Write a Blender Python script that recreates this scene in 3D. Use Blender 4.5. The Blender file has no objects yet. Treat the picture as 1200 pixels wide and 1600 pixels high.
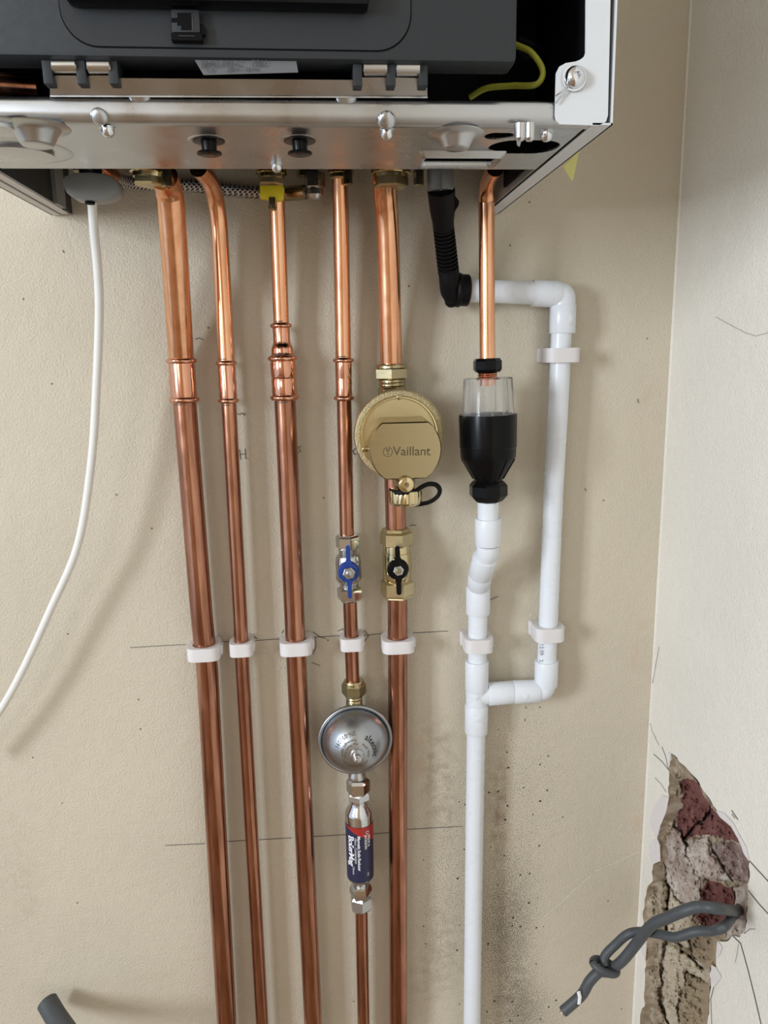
import bpy, bmesh, math, random
import numpy as np
from mathutils import Vector, Matrix, noise, geometry
random.seed(7)
C = bpy.context.scene.collection
SC = bpy.context.scene
PI = math.pi

# ------------------------------------------------------------------ camera (solved from the photograph: f, pitch, roll, yaw; metres)
F = 1180.0
H = 0.8387                      # camera to back wall
Z0 = 1.35                       # camera height
_n = np.array([-108., -242., F]); _n /= np.linalg.norm(_n)
_d = np.array([115., 5900., F]); _d -= _n * (_d @ _n); _d /= np.linalg.norm(_d)
_r = np.cross(_d, _n)
M = np.stack([_r, _n, -_d])
cam_d = bpy.data.cameras.new('camera')
cam = bpy.data.objects.new('camera', cam_d); C.objects.link(cam)
cam_d.sensor_fit = 'VERTICAL'; cam_d.sensor_height = 32; cam_d.lens = 32 * F / 1600
cam_d.clip_start = .02
R3 = Matrix(((M[0][0], -M[0][1], -M[0][2]), (M[1][0], -M[1][1], -M[1][2]), (M[2][0], -M[2][1], -M[2][2])))
cam.matrix_world = Matrix.Translation((0, -H, Z0)) @ R3.to_4x4()
SC.camera = cam

# ------------------------------------------------------------------ light and exposure
SC.view_settings.view_transform = 'Standard'; SC.view_settings.look = 'None'
SC.view_settings.gamma = 1; SC.view_settings.use_curve_mapping = False
SC.view_settings.exposure = 0.0
W = bpy.data.worlds.new('world'); SC.world = W; W.use_nodes = True
W.node_tree.nodes['Background'].inputs[0].default_value = (.75, .85, 1, 1)
W.node_tree.nodes['Background'].inputs[1].default_value = 1.0
XL, XR, YF, ZC = -2.3, 0.4005, -3.2, 2.65      # room: left, right, front, ceiling
WIN = (-2.22, -1.56, 1.28, 2.22)               # the window in the left wall: y0, y1, z0, z1
def area(name, loc, rot, sx, sy, power, col):
    l = bpy.data.lights.new(name, 'AREA'); l.shape = 'RECTANGLE'; l.size = sx; l.size_y = sy
    l.energy = power; l.color = col
    o = bpy.data.objects.new(name, l); C.objects.link(o); o.location = loc; o.rotation_euler = rot
    return o
wy = (WIN[0] + WIN[1]) / 2; wz = (WIN[2] + WIN[3]) / 2; ww = (WIN[1] - WIN[0]); wh = WIN[3] - WIN[2]
WF = (-2.05, -1.05, 1.40, 2.45)                 # a second window in the front wall: x0, x1, z0, z1
fx = (WF[0] + WF[1]) / 2; fz = (WF[2] + WF[3]) / 2; fw = WF[1] - WF[0]; fh = WF[3] - WF[2]
DAY = (.87, .94, 1.02)
for s in (-1, 1):               # daylight entering through the two panes of the window
    area('window_daylight', (XL - .02, wy + s * ww / 4, wz), (0, -PI / 2, 0), wh - .08, ww / 2 - .06, 36, DAY)
    area('window_daylight', (fx + s * fw / 4, YF - .02, fz), (PI / 2, 0, 0), fw / 2 - .09, fh - .08, 5.5, DAY)

# ------------------------------------------------------------------ geometry helpers
def ray(px, py): return M @ np.array([px - 600., py - 800., F])
def at(px, py, off):            # point of the photograph on the plane `off` metres in front of the back wall
    v = ray(px, py); t = (H - off) / v[1]
    return Vector((v[0] * t, -off, Z0 + v[2] * t))
def sc(px, py, off): return (H - off) / ray(px, py)[1]   # metres per pixel there
def rw(px, py, dep=0.):         # point on the right wall
    v = ray(px, py); t = (XR + dep) / v[0]
    return Vector((XR + dep, -H + v[1] * t, Z0 + v[2] * t))
def onz(px, py, z):             # point on a level plane
    v = ray(px, py); t = (z - Z0) / v[2]
    return Vector((v[0] * t, -H + v[1] * t, z))

class MB:
    def __init__(s): s.v = []; s.f = []
    def add(s, vs, fs):
        o = len(s.v); s.v += [Vector(p) for p in vs]; s.f += [tuple(i + o for i in f) for f in fs]; return s
    def box(s, a, b):
        x0, y0, z0 = a; x1, y1, z1 = b
        x0, x1 = sorted((x0, x1)); y0, y1 = sorted((y0, y1)); z0, z1 = sorted((z0, z1))
        return s.add([(x0,y0,z0),(x1,y0,z0),(x1,y1,z0),(x0,y1,z0),(x0,y0,z1),(x1,y0,z1),(x1,y1,z1),(x0,y1,z1)],
                     [(0,3,2,1),(4,5,6,7),(0,1,5,4),(1,2,6,5),(2,3,7,6),(3,0,4,7)])
    def lathe(s, o, d, prof, n=32, phase=0., ripple=None, cap=True):
        o = Vector(o); d = Vector(d).normalized()
        u = d.cross(Vector((0, 1, 0)))
        if u.length < .1: u = d.cross(Vector((0, 0, 1)))
        u.normalize(); w = d.cross(u)
        vs = []; fs = []
        for t, r in prof:
            for k in range(n):
                a = 2 * PI * k / n + phase
                rr = r * (ripple(a, t) if ripple else 1)
                vs.append(o + d * t + (u * math.cos(a) + w * math.sin(a)) * rr)
        m = len(prof)
        for i in range(m - 1):
            for k in range(n):
                k2 = (k + 1) % n
                fs.append((i*n+k, i*n+k2, (i+1)*n+k2, (i+1)*n+k))
        if cap:
            fs.append(tuple(range(n))[::-1]); fs.append(tuple((m-1)*n + k for k in range(n)))
        return s.add(vs, fs)
    def tube(s, path, r, n=16, cap=True, flat=1.):
        P = [Vector(p) for p in path]; m = len(P)
        rs = r if isinstance(r, (list, tuple)) else [r] * m
        T = [(P[min(i+1, m-1)] - P[max(i-1, 0)]).normalized() for i in range(m)]
        u = T[0].cross(Vector((0, 1, 0)))
        if u.length < .1: u = T[0].cross(Vector((1, 0, 0)))
        u.normalize(); vs = []; fs = []
        for i in range(m):
            u = (u - T[i] * u.dot(T[i])).normalized(); w = T[i].cross(u)
            for k in range(n):
                a = 2 * PI * k / n
                vs.append(P[i] + (u * math.cos(a) + w * math.sin(a) * flat) * rs[i])
        for i in range(m - 1):
            for k in range(n):
                k2 = (k + 1) % n
                fs.append((i*n+k, i*n+k2, (i+1)*n+k2, (i+1)*n+k))
        if cap: fs.append(tuple(range(n))[::-1]); fs.append(tuple((m-1)*n+k for k in range(n)))
        return s.add(vs, fs)
    def prism(s, pts, vec):     # closed outline pushed along vec
        n = len(pts); P = [Vector(p) for p in pts]; v = Vector(vec)
        return s.add(P + [p + v for p in P], [tuple(range(n)), tuple(range(n, 2*n))[::-1]] + [(i, i+n, (i+1) % n + n, (i+1) % n) for i in range(n)])
    def ring(s, outer, inner, vec):   # prism with a hole, equal point counts
        n = len(outer); v = Vector(vec)
        A = [Vector(p) for p in outer]; B = [Vector(p) for p in inner]
        vs = A + B + [p + v for p in A] + [p + v for p in B]; fs = []
        for i in range(n):
            j = (i + 1) % n
            fs += [(i, j, n+j, n+i), (2*n+i, 3*n+i, 3*n+j, 2*n+j), (i, 2*n+i, 2*n+j, j), (n+i, n+j, 3*n+j, 3*n+i)]
        return s.add(vs, fs)

def bez(pts, n=8):              # smooth path through points (Catmull-Rom)
    P = [Vector(p) for p in pts]; out = []
    for i in range(len(P) - 1):
        a, b, c, d = P[max(i-1, 0)], P[i], P[i+1], P[min(i+2, len(P)-1)]
        for k in range(n):
            t = k / n
            out.append(.5 * ((2*b) + (c-a)*t + (2*a-5*b+4*c-d)*t*t + (3*b-a-3*c+d)*t**3))
    out.append(P[-1]); return out

def mesh_obj(name, me, m, parent=None, origin=None):
    o = bpy.data.objects.new(name, me); C.objects.link(o)
    if m: me.materials.append(m)
    return o
def build(mb, name, m, parent=None, smooth=38, bevel=0., subsurf=0):
    L = parent['_o'] if parent is not None and '_o' in parent else None
    if L is None:
        xs = np.array([tuple(v) for v in mb.v]); L = ((xs[:,0].min()+xs[:,0].max())/2, (xs[:,1].min()+xs[:,1].max())/2, xs[:,2].min())
    Lv = Vector(L)
    me = bpy.data.meshes.new(name)
    me.from_pydata([v - Lv for v in mb.v], [], mb.f)
    bm = bmesh.new(); bm.from_mesh(me); bmesh.ops.recalc_face_normals(bm, faces=bm.faces)
    if bevel: bmesh.ops.bevel(bm, geom=[e for e in bm.edges if len(e.link_faces) == 2 and e.calc_face_angle(0) > .5], offset=bevel, segments=2, affect='EDGES', profile=.6)
    bm.to_mesh(me); bm.free()
    if smooth:
        me.polygons.foreach_set('use_smooth', [True] * len(me.polygons)); me.set_sharp_from_angle(angle=math.radians(smooth))
    o = mesh_obj(name, me, m)
    if parent is not None: o.parent = parent; o['_o'] = list(L)
    else: o.location = Lv; o['_o'] = list(L)
    return o
def thing(name, label, cat, loc, group=None):
    o = bpy.data.objects.new(name, None); C.objects.link(o); o.location = loc
    o.empty_display_size = .02
    o['_o'] = list(loc); tag(o, label, cat, group); return o
def tag(o, label, cat, group=None):
    o['label'] = label; o['category'] = cat
    if group: o['group'] = group
    return o
def struct(o): o['kind'] = 'structure'; return o

def text_mesh(txt, size, fn, name, m, parent, spacing=1., bold=0., extrude=0.0):
    cu = bpy.data.curves.new('txt', 'FONT'); cu.body = txt; cu.size = size; cu.align_x = 'CENTER'; cu.align_y = 'CENTER'
    cu.space_character = spacing; cu.offset = bold; cu.resolution_u = 3; cu.extrude = extrude
    t = bpy.data.objects.new('txt', cu); C.objects.link(t)
    dg = bpy.context.evaluated_depsgraph_get()
    me = bpy.data.meshes.new_from_object(t.evaluated_get(dg))
    bpy.data.objects.remove(t)
    L = Vector(parent['_o'])
    for v in me.vertices: v.co = Vector(fn(v.co.x, v.co.y, v.co.z)) - L
    me.name = name
    me.materials.clear()
    o = mesh_obj(name, me, m); o.parent = parent; o['_o'] = list(L)
    return o

# ------------------------------------------------------------------ materials
def new_mat(name):
    m = bpy.data.materials.new(name); m.use_nodes = True
    return m, m.node_tree, m.node_tree.nodes['Principled BSDF']
def simple(name, col, rough=.5, metal=0., var=.06, scale=60., bump=0., bscale=300., coat=0., trans=0., ior=1.45, sss=0., stretch=(1, 1, 1), rvar=.1, detail=4):
    m, nt, b = new_mat(name)
    N = nt.nodes; Lk = nt.links
    tc = N.new('ShaderNodeNewGeometry'); mp = N.new('ShaderNodeMapping'); mp.inputs['Scale'].default_value = stretch
    Lk.new(tc.outputs['Position'], mp.inputs['Vector'])
    no = N.new('ShaderNodeTexNoise'); no.inputs['Scale'].default_value = scale; no.inputs['Detail'].default_value = detail
    Lk.new(mp.outputs[0], no.inputs['Vector'])
    mx = N.new('ShaderNodeMix'); mx.data_type = 'RGBA'
    mx.inputs[6].default_value = tuple(max(0, c * (1 - var)) for c in col) + (1,)
    mx.inputs[7].default_value = tuple(min(1, c * (1 + var)) for c in col) + (1,)
    Lk.new(no.outputs['Fac'], mx.inputs[0]); Lk.new(mx.outputs[2], b.inputs['Base Color'])
    mr = N.new('ShaderNodeMapRange'); mr.inputs[1].default_value = .3; mr.inputs[2].default_value = .7
    mr.inputs[3].default_value = max(.02, rough - rvar * rough); mr.inputs[4].default_value = min(1, rough + rvar * rough)
    Lk.new(no.outputs['Fac'], mr.inputs[0]); Lk.new(mr.outputs[0], b.inputs['Roughness'])
    b.inputs['Metallic'].default_value = metal
    b.inputs['Coat Weight'].default_value = coat; b.inputs['Transmission Weight'].default_value = trans; b.inputs['IOR'].default_value = ior
    if sss: b.inputs['Subsurface Weight'].default_value = sss; b.inputs['Subsurface Radius'].default_value = (.01, .01, .01); b.inputs['Subsurface Scale'].default_value = .3
    if bump:
        n2 = N.new('ShaderNodeTexNoise'); n2.inputs['Scale'].default_value = bscale; n2.inputs['Detail'].default_value = 3
        Lk.new(mp.outputs[0], n2.inputs['Vector'])
        bp = N.new('ShaderNodeBump'); bp.inputs['Strength'].default_value = bump; bp.inputs['Distance'].default_value = .001
        Lk.new(n2.outputs['Fac'], bp.inputs['Height']); Lk.new(bp.outputs[0], b.inputs['Normal'])
    return m
def copper(name, c0, c1, c2, rough):
    m, nt, b = new_mat(name); N = nt.nodes; Lk = nt.links
    g = N.new('ShaderNodeNewGeometry'); mp = N.new('ShaderNodeMapping'); mp.inputs['Scale'].default_value = (1, 1, .1)
    Lk.new(g.outputs['Position'], mp.inputs['Vector'])
    no = N.new('ShaderNodeTexNoise'); no.inputs['Scale'].default_value = 110; no.inputs['Detail'].default_value = 5; no.inputs['Roughness'].default_value = .6
    Lk.new(mp.outputs[0], no.inputs['Vector'])
    cr = N.new('ShaderNodeValToRGB'); e = cr.color_ramp.elements
    e[0].position = .28; e[0].color = c0 + (1,); e[1].position = .72; e[1].color = c2 + (1,)
    k = e.new(.5); k.color = c1 + (1,)
    Lk.new(no.outputs['Fac'], cr.inputs[0]); Lk.new(cr.outputs[0], b.inputs['Base Color'])
    b.inputs['Metallic'].default_value = 1
    n2 = N.new('ShaderNodeTexNoise'); n2.inputs['Scale'].default_value = 45; n2.inputs['Detail'].default_value = 4
    Lk.new(g.outputs['Position'], n2.inputs['Vector'])
    mr = N.new('ShaderNodeMapRange'); mr.inputs[1].default_value = .3; mr.inputs[2].default_value = .7; mr.inputs[3].default_value = rough * .75; mr.inputs[4].default_value = rough * 1.35
    Lk.new(n2.outputs['Fac'], mr.inputs[0]); Lk.new(mr.outputs[0], b.inputs['Roughness'])
    return m
m_cop = copper('copper_bright', (.70, .33, .175), (.83, .435, .25), (.92, .54, .33), .21)
m_copd = copper('copper_tarnished', (.23, .10, .062), (.41, .19, .12), (.58, .30, .195), .20)
m_cfit = copper('copper_fitting', (.62, .29, .18), (.72, .37, .25), (.80, .45, .32), .14)
m_brass = simple('brass_cast', (.58, .49, .29), .36, 1, .08, 90, .12, 1500)
m_brassm = simple('brass_machined', (.42, .35, .205), .24, 1, .06, 60, stretch=(1, 1, 6))
m_brassr = simple('brass_rough_rim', (.50, .42, .25), .55, 1, .45, 500, 1.0, 700)
m_brassp = simple('brass_polished', (.66, .56, .33), .15, 1, .05)
m_brassd = simple('brass_dull_green', (.36, .33, .19), .38, 1, .1, 120)
m_engr = simple('engraved_dark', (.13, .105, .055), .6, .6)
m_chrome = simple('chrome', (.68, .70, .735), .11, 1, .04)
m_nickel = simple('nickel', (.56, .57, .58), .24, 1, .06)
m_steel = simple('satin_steel', (.41, .43, .455), .33, 1, .07, 40)
m_zinc = simple('zinc_sheet', (.49, .505, .52), .31, 1, .10, 35, .04, 900, rvar=.25)
m_white = simple('white_enamel', (.64, .67, .70), .32, 0, .02)
m_lip = simple('grey_white_lip', (.62, .61, .60), .42, 0, .03)
m_pvc = simple('white_plastic_pipe', (.75, .79, .84), .28, 0, .03, 30)
m_nylon = simple('natural_nylon', (.73, .71, .715), .42, 0, .03, sss=.35)
m_black = simple('black_plastic', (.0035, .0035, .004), .24, 0, .1)
m_black.node_tree.nodes['Principled BSDF'].inputs['Specular IOR Level'].default_value = .18
m_blackm = simple('black_rubber', (.0055, .0055, .006), .5, 0, .1)
m_blackm.node_tree.nodes['Principled BSDF'].inputs['Specular IOR Level'].default_value = .18
m_dark = simple('dark_interior', (.004, .004, .0045), .7, 0, .1)
m_dark.node_tree.nodes['Principled BSDF'].inputs['Specular IOR Level'].default_value = .12
m_slate = simple('slate_grey_plastic', (.017, .021, .025), .52, 0, .04, 200, .15, 2500)
m_inner = simple('grey_inner_panel', (.03, .03, .03), .6, 0, .05)
m_innerg = simple('grey_inner_metal', (.38, .37, .35), .45, .6, .05)
m_knob = simple('grey_plastic', (.23, .24, .235), .42, 0, .06)
m_ggrey = simple('clear_grey_plastic', (.20, .20, .198), .3, 0, .05, trans=.25)
m_grey = simple('grey_cable_sheath', (.062, .069, .074), .5, 0, .08, 150, .2, 900)
m_blue = simple('blue_vinyl', (.012, .045, .24), .35, 0, .06)
m_yel = simple('yellow_plastic', (.74, .60, .02), .45, 0, .05)
m_tape = simple('yellow_tape', (.60, .57, .20), .55, 0, .05)
m_earth = simple('yellow_green_wire', (.42, .45, .06), .4, 0, .1)
m_navy = simple('navy_label', (.022, .024, .065), .4, 0, .05)
m_red = simple('red_print', (.36, .025, .022), .4, 0, .05)
m_wprint = simple('white_print', (.80, .80, .80), .5, 0, .02)
m_dprint = simple('dark_print', (.06, .06, .06), .5, 0, .02)
m_ink = simple('pencil_graphite', (.15, .14, .125), .7, 0, .1)
m_stick = simple('shaded_paper_sticker', (.13, .135, .145), .5, 0, .03)  # pale paper; the shade it hangs in is mixed into this grey
m_cable = simple('white_cable_sheath', (.78, .78, .75), .38, 0, .03)
m_flake = simple('plaster_paper_flake', (.70, .66, .64), .8, 0, .04)

def clear_plastic():
    m, nt, b = new_mat('clear_acrylic'); N = nt.nodes; Lk = nt.links
    b.inputs['Base Color'].default_value = (.98, .98, .97, 1); b.inputs['Roughness'].default_value = .06
    b.inputs['Transmission Weight'].default_value = .93; b.inputs['IOR'].default_value = 1.18
    return m
m_clear = clear_plastic()

def braid():
    m, nt, b = new_mat('steel_braid'); N = nt.nodes; Lk = nt.links
    g = N.new('ShaderNodeNewGeometry')
    w1 = N.new('ShaderNodeTexWave'); w1.inputs['Scale'].default_value = 130; w1.bands_direction = 'DIAGONAL'
    mp = N.new('ShaderNodeMapping'); mp.inputs['Rotation'].default_value = (0, 0, 0); mp.inputs['Scale'].default_value = (1, 1, -1)
    w2 = N.new('ShaderNodeTexWave'); w2.inputs['Scale'].default_value = 130; w2.bands_direction = 'DIAGONAL'
    Lk.new(g.outputs['Position'], w1.inputs[0]); Lk.new(g.outputs['Position'], mp.inputs[0]); Lk.new(mp.outputs[0], w2.inputs[0])
    mu = N.new('ShaderNodeMath'); mu.operation = 'MAXIMUM'; Lk.new(w1.outputs[1], mu.inputs[0]); Lk.new(w2.outputs[1], mu.inputs[1])
    cr = N.new('ShaderNodeValToRGB'); cr.color_ramp.elements[0].position = .35; cr.color_ramp.elements[0].color = (.05, .045, .04, 1); cr.color_ramp.elements[1].color = (.62, .60, .58, 1)
    Lk.new(mu.outputs[0], cr.inputs[0]); Lk.new(cr.outputs[0], b.inputs['Base Color']); b.inputs['Metallic'].default_value = .9; b.inputs['Roughness'].default_value = .4
    bp = N.new('ShaderNodeBump'); bp.inputs['Distance'].default_value = .0008; Lk.new(mu.outputs[0], bp.inputs['Height']); Lk.new(bp.outputs[0], b.inputs['Normal'])
    return m
m_braid = braid()

def wall_mat(name, base, stains):
    m, nt, b = new_mat(name); N = nt.nodes; Lk = nt.links
    g = N.new('ShaderNodeNewGeometry'); pos = g.outputs['Position']
    def math_(op, a, c=None):
        n = N.new('ShaderNodeMath'); n.operation = op
        for i, x in enumerate((a, c)):
            if x is None: continue
            if isinstance(x, (int, float)): n.inputs[i].default_value = x
            else: Lk.new(x, n.inputs[i])
        return n.outputs[0]
    def nz(scale, detail=3, rough=.5, vec=pos):
        n = N.new('ShaderNodeTexNoise'); n.inputs['Scale'].default_value = scale; n.inputs['Detail'].default_value = detail; n.inputs['Roughness'].default_value = rough
        Lk.new(vec, n.inputs['Vector']); return n.outputs['Fac']
    def ramp(x, a, c, lo=0., hi=1.):
        n = N.new('ShaderNodeMapRange'); n.inputs[1].default_value = a; n.inputs[2].default_value = c; n.inputs[3].default_value = lo; n.inputs[4].default_value = hi
        n.interpolation_type = 'SMOOTHSTEP'; Lk.new(x, n.inputs[0]); return n.outputs[0]
    def mix(fac, ca, cb):
        n = N.new('ShaderNodeMix'); n.data_type = 'RGBA'; Lk.new(fac, n.inputs[0])
        for i, x in ((6, ca), (7, cb)):
            if isinstance(x, tuple): n.inputs[i].default_value = x + (1,)
            else: Lk.new(x, n.inputs[i])
        return n.outputs[2]
    def blob(px, py, rx, ry, right=False):      # soft round mask around a spot of the wall, radii in metres
        p = rw(px, py) if right else at(px, py, 0)
        mp = N.new('ShaderNodeVectorMath'); mp.operation = 'SUBTRACT'; Lk.new(pos, mp.inputs[0]); mp.inputs[1].default_value = p
        m2 = N.new('ShaderNodeVectorMath'); m2.operation = 'MULTIPLY'; Lk.new(mp.outputs[0], m2.inputs[0])
        m2.inputs[1].default_value = (0, 1/rx, 1/ry) if right else (1/rx, 0, 1/ry)
        ln = N.new('ShaderNodeVectorMath'); ln.operation = 'LENGTH'; Lk.new(m2.outputs[0], ln.inputs[0])
        return ramp(ln.outputs['Value'], 0., 1., 1., 0.)
    col = mix(ramp(nz(5, 4), .3, .7), tuple(c * .96 for c in base), tuple(min(1, c * 1.03) for c in base))
    col = mix(ramp(nz(900, 2), .35, .7, 0, .22), col, tuple(c * .82 for c in base))
    if stains:
        dirt = (.26, .20, .13); mould = (.06, .048, .035)
        # brushed-on dirty smears
        for px, py, rx, ry, k in ((680, 1180, .045, .09, .5), (690, 1260, .035, .10, .55), (778, 1260, .022, .12, .8), (690, 1480, .05, .13, .45), (800, 1560, .06, .12, .6), (790, 1420, .05, .16, .4), (660, 1540, .04, .07, .35), (820, 900, .05, .09, .16),
                                  (700, 900, .04, .16, .12), (860, 990, .05, .08, .12), (690, 640, .05, .06, .10), (40, 1400, .04, .07, .16), (20, 1330, .05, .12, .10), (1000, 1330, .02, .10, .0)):
            if k: col = mix(math_('MULTIPLY', blob(px, py, rx, ry), ramp(nz(70, 6, .7), .35, .68, 0, k)), col, dirt)
        # reddish scuffing near the corner
        for px, py in ((1000, 1280), (995, 1000), (650, 1180), (1010, 640)):
            col = mix(math_('MULTIPLY', blob(px, py, .02, .09), ramp(nz(60, 4), .4, .7, 0, .25)), col, (.60, .36, .22))
        # mould speckle, dense low down beside the waste pipe
        d = math_('ADD', math_('MULTIPLY', blob(790, 1480, .075, .20), .95), math_('MULTIPLY', blob(690, 1400, .06, .30), .5))
        d = math_('ADD', d, math_('MULTIPLY', blob(800, 1250, .12, .28), .5))
        d = math_('ADD', d, math_('MULTIPLY', blob(830, 1590, .09, .10), .7))
        d = math_('MINIMUM', d, 1.15)
        sp = math_('ADD', nz(750, 2, .6), math_('MULTIPLY', d, .19))
        col = mix(math_('MULTIPLY', ramp(sp, .63, .74, 0, .85), ramp(d, .02, .3)), col, mould)
        # separate bigger dots
        vo = N.new('ShaderNodeTexVoronoi'); vo.inputs['Scale'].default_value = 95; Lk.new(pos, vo.inputs['Vector'])
        sep = N.new('ShaderNodeSeparateColor'); Lk.new(vo.outputs['Color'], sep.inputs[0])
        big = math_('MULTIPLY', ramp(vo.outputs['Distance'], .11, .17, 1, 0), ramp(sep.outputs[0], .70, .71))
        col = mix(math_('MULTIPLY', big, ramp(d, .15, .4)), col, (.05, .04, .03))
        v2 = N.new('ShaderNodeTexVoronoi'); v2.inputs['Scale'].default_value = 55; Lk.new(pos, v2.inputs['Vector'])
        s2 = N.new('ShaderNodeSeparateColor'); Lk.new(v2.outputs['Color'], s2.inputs[0])
        fl = math_('MULTIPLY', ramp(v2.outputs['Distance'], .05, .08, 1, 0), ramp(s2.outputs[1], .984, .986))
        col = mix(math_('MULTIPLY', fl, .8), col, (.12, .10, .07))
    Lk.new(col, b.inputs['Base Color']); b.inputs['Roughness'].default_value = .62
    b.inputs['Specular IOR Level'].default_value = .35
    hgt = math_('ADD', nz(420, 3, .55), math_('MULTIPLY', nz(60, 3), .9))
    bp = N.new('ShaderNodeBump'); bp.inputs['Strength'].default_value = .6; bp.inputs['Distance'].default_value = .0020
    Lk.new(hgt, bp.inputs['Height']); Lk.new(bp.outputs[0], b.inputs['Normal'])
    return m
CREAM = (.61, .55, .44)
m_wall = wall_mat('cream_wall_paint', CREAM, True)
m_wallr = wall_mat('cream_wall_paint_lit', (.80, .765, .685), False)  # same cream paint, lightened so the colour carries the side wall's stronger light
m_room = simple('room_paint', (.48, .36, .23), .7, 0, .03)
m_ceil = simple('ceiling_paint', (.60, .53, .43), .8, 0, .03)
m_floor = simple('floorboards', (.24, .15, .08), .55, 0, .15, 12, stretch=(1, 8, 1))
m_wframe = simple('window_frame_white', (.75, .75, .74), .4, 0, .02)

def rough_stone(name, a, bcol, c, sc1=55., bump=.8):
    m, nt, b = new_mat(name); N = nt.nodes; Lk = nt.links
    g = N.new('ShaderNodeNewGeometry'); n = N.new('ShaderNodeTexNoise'); n.inputs['Scale'].default_value = sc1; n.inputs['Detail'].default_value = 8; n.inputs['Roughness'].default_value = .65
    Lk.new(g.outputs['Position'], n.inputs['Vector'])
    cr = N.new('ShaderNodeValToRGB'); e = cr.color_ramp.elements
    e[0].position = .33; e[0].color = a + (1,); e[1].position = .68; e[1].color = c + (1,); k = e.new(.5); k.color = bcol + (1,)
    Lk.new(n.outputs['Fac'], cr.inputs[0]); Lk.new(cr.outputs[0], b.inputs['Base Color']); b.inputs['Roughness'].default_value = .9
    n2 = N.new('ShaderNodeTexNoise'); n2.inputs['Scale'].default_value = 500; n2.inputs['Detail'].default_value = 6; n2.inputs['Roughness'].default_value = .7
    Lk.new(g.outputs['Position'], n2.inputs['Vector'])
    bp = N.new('ShaderNodeBump'); bp.inputs['Strength'].default_value = bump; bp.inputs['Distance'].default_value = .0015
    Lk.new(n2.outputs['Fac'], bp.inputs['Height']); Lk.new(bp.outputs[0], b.inputs['Normal'])
    return m
m_bed = rough_stone('sandy_mortar', (.24, .175, .11), (.40, .32, .225), (.56, .49, .38))
m_brick = rough_stone('red_brick', (.10, .032, .03), (.185, .065, .055), (.25, .105, .085), 70)
m_brick2 = rough_stone('purple_grey_brick', (.13, .07, .06), (.28, .19, .165), (.46, .41, .36), 60)
m_render = rough_stone('pale_render', (.42, .35, .26), (.52, .45, .34), (.60, .52, .41), 14, .35)
m_render2 = rough_stone('tan_render', (.27, .205, .13), (.34, .265, .17), (.40, .32, .215), 20, .4)
m_plas = rough_stone('pink_grey_plaster', (.34, .25, .21), (.50, .42, .36), (.68, .64, .58), 40, .7)

# ------------------------------------------------------------------ the room
def slab(name, a, b, m): return struct(build(MB().box(a, b), name, m, smooth=0))
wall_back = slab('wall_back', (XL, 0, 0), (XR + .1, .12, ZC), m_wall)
slab('floor', (XL - .1, YF - .1, -.1), (XR + .1, .12, 0), m_floor)
slab('ceiling', (XL - .1, YF - .1, ZC), (XR + .1, .12, ZC + .1), m_ceil)
wfm = MB()
wfm.box((XL - .1, YF - .1, 0), (WF[0], YF, ZC)); wfm.box((WF[1], YF - .1, 0), (XR + .1, YF, ZC))
wfm.box((WF[0], YF - .1, 0), (WF[1], YF, WF[2])); wfm.box((WF[0], YF - .1, WF[3]), (WF[1], YF, ZC))
struct(build(wfm, 'wall_front', m_room, smooth=0))
wf = MB()
for x0, x1, z0, z1 in ((WF[0], WF[1], WF[2], WF[2] + .05), (WF[0], WF[1], WF[3] - .05, WF[3]), (WF[0], WF[0] + .05, WF[2], WF[3]), (WF[1] - .05, WF[1], WF[2], WF[3]), (fx - .035, fx + .035, WF[2], WF[3])):
    wf.box((x0, YF - .07, z0), (x1, YF, z1))
struct(build(wf, 'window_2', m_wframe, smooth=0))

# right wall with the hole knocked through its plaster
HOLE = [(668,98),(700,122),(720,150),(748,172),(775,205),(806,240),(830,280),(862,322),(890,370),(912,402),(940,450),(972,478),(1000,500),(1024,532),(1040,570),(1052,612),(1070,650),(1098,690),(1098,745),(1095,800),(1090,835),(1092,870),(1088,915),(1085,960),(1083,1005),(1075,1050),(1062,1085),(1045,1110),(1010,1100),(985,1122),(960,1135),(925,1130),(920,1180),(915,1230),(917,1280),(890,1260),(882,1300),(884,1340),(880,1430),(876,1480),(875,1520),(865,1600),(860,1760),
        (480,1760),(495,1600),(497,1540),(505,1500),(520,1480),(518,1420),(520,1350),(522,1290),(525,1240),(524,1190),(532,1140),(522,1095),(512,1050),(510,1000),(516,950),(520,900),(530,860),(540,825),(565,800),(560,750),(566,712),(602,690),(604,645),(596,600),(590,560),(600,528),(605,500),(622,462),(640,420),(648,372),(655,330),(650,285),(655,240),(652,190),(660,150)]
cp = lambda x, y: (x / 3.5294 + 860, y / 3.5294 + 1150)
def hole_pt(p, dep=0.): return rw(*cp(*p), dep)
hl = []
for i, p in enumerate(HOLE):                      # ragged edge
    q = HOLE[(i + 1) % len(HOLE)]
    for t in (0, .5):
        x = p[0] + (q[0] - p[0]) * t; y = p[1] + (q[1] - p[1]) * t
        k = .7 if t else .3
        hl.append(hole_pt((x + random.uniform(-7, 7) * k, y + random.uniform(-7, 7) * k)))
TH = .016
bm = bmesh.new()
def loop(pts):
    vs = [bm.verts.new(p) for p in pts]
    return [bm.edges.new((vs[i], vs[(i + 1) % len(vs)])) for i in range(len(vs))]
e1 = loop([(XR, 0, 0), (XR, YF, 0), (XR, YF, ZC), (XR, 0, ZC)])
e2 = loop(hl)
bmesh.ops.triangle_fill(bm, edges=e1 + e2, use_beauty=True)
nf0 = set(bm.faces)
r = bmesh.ops.extrude_edge_only(bm, edges=e2)
for f in bm.faces:
    if f not in nf0: f.material_index = 1
for v in [g for g in r['geom'] if isinstance(g, bmesh.types.BMVert)]:
    v.co.x += TH + .010; 
for f in bm.faces: f.normal_update()
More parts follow.
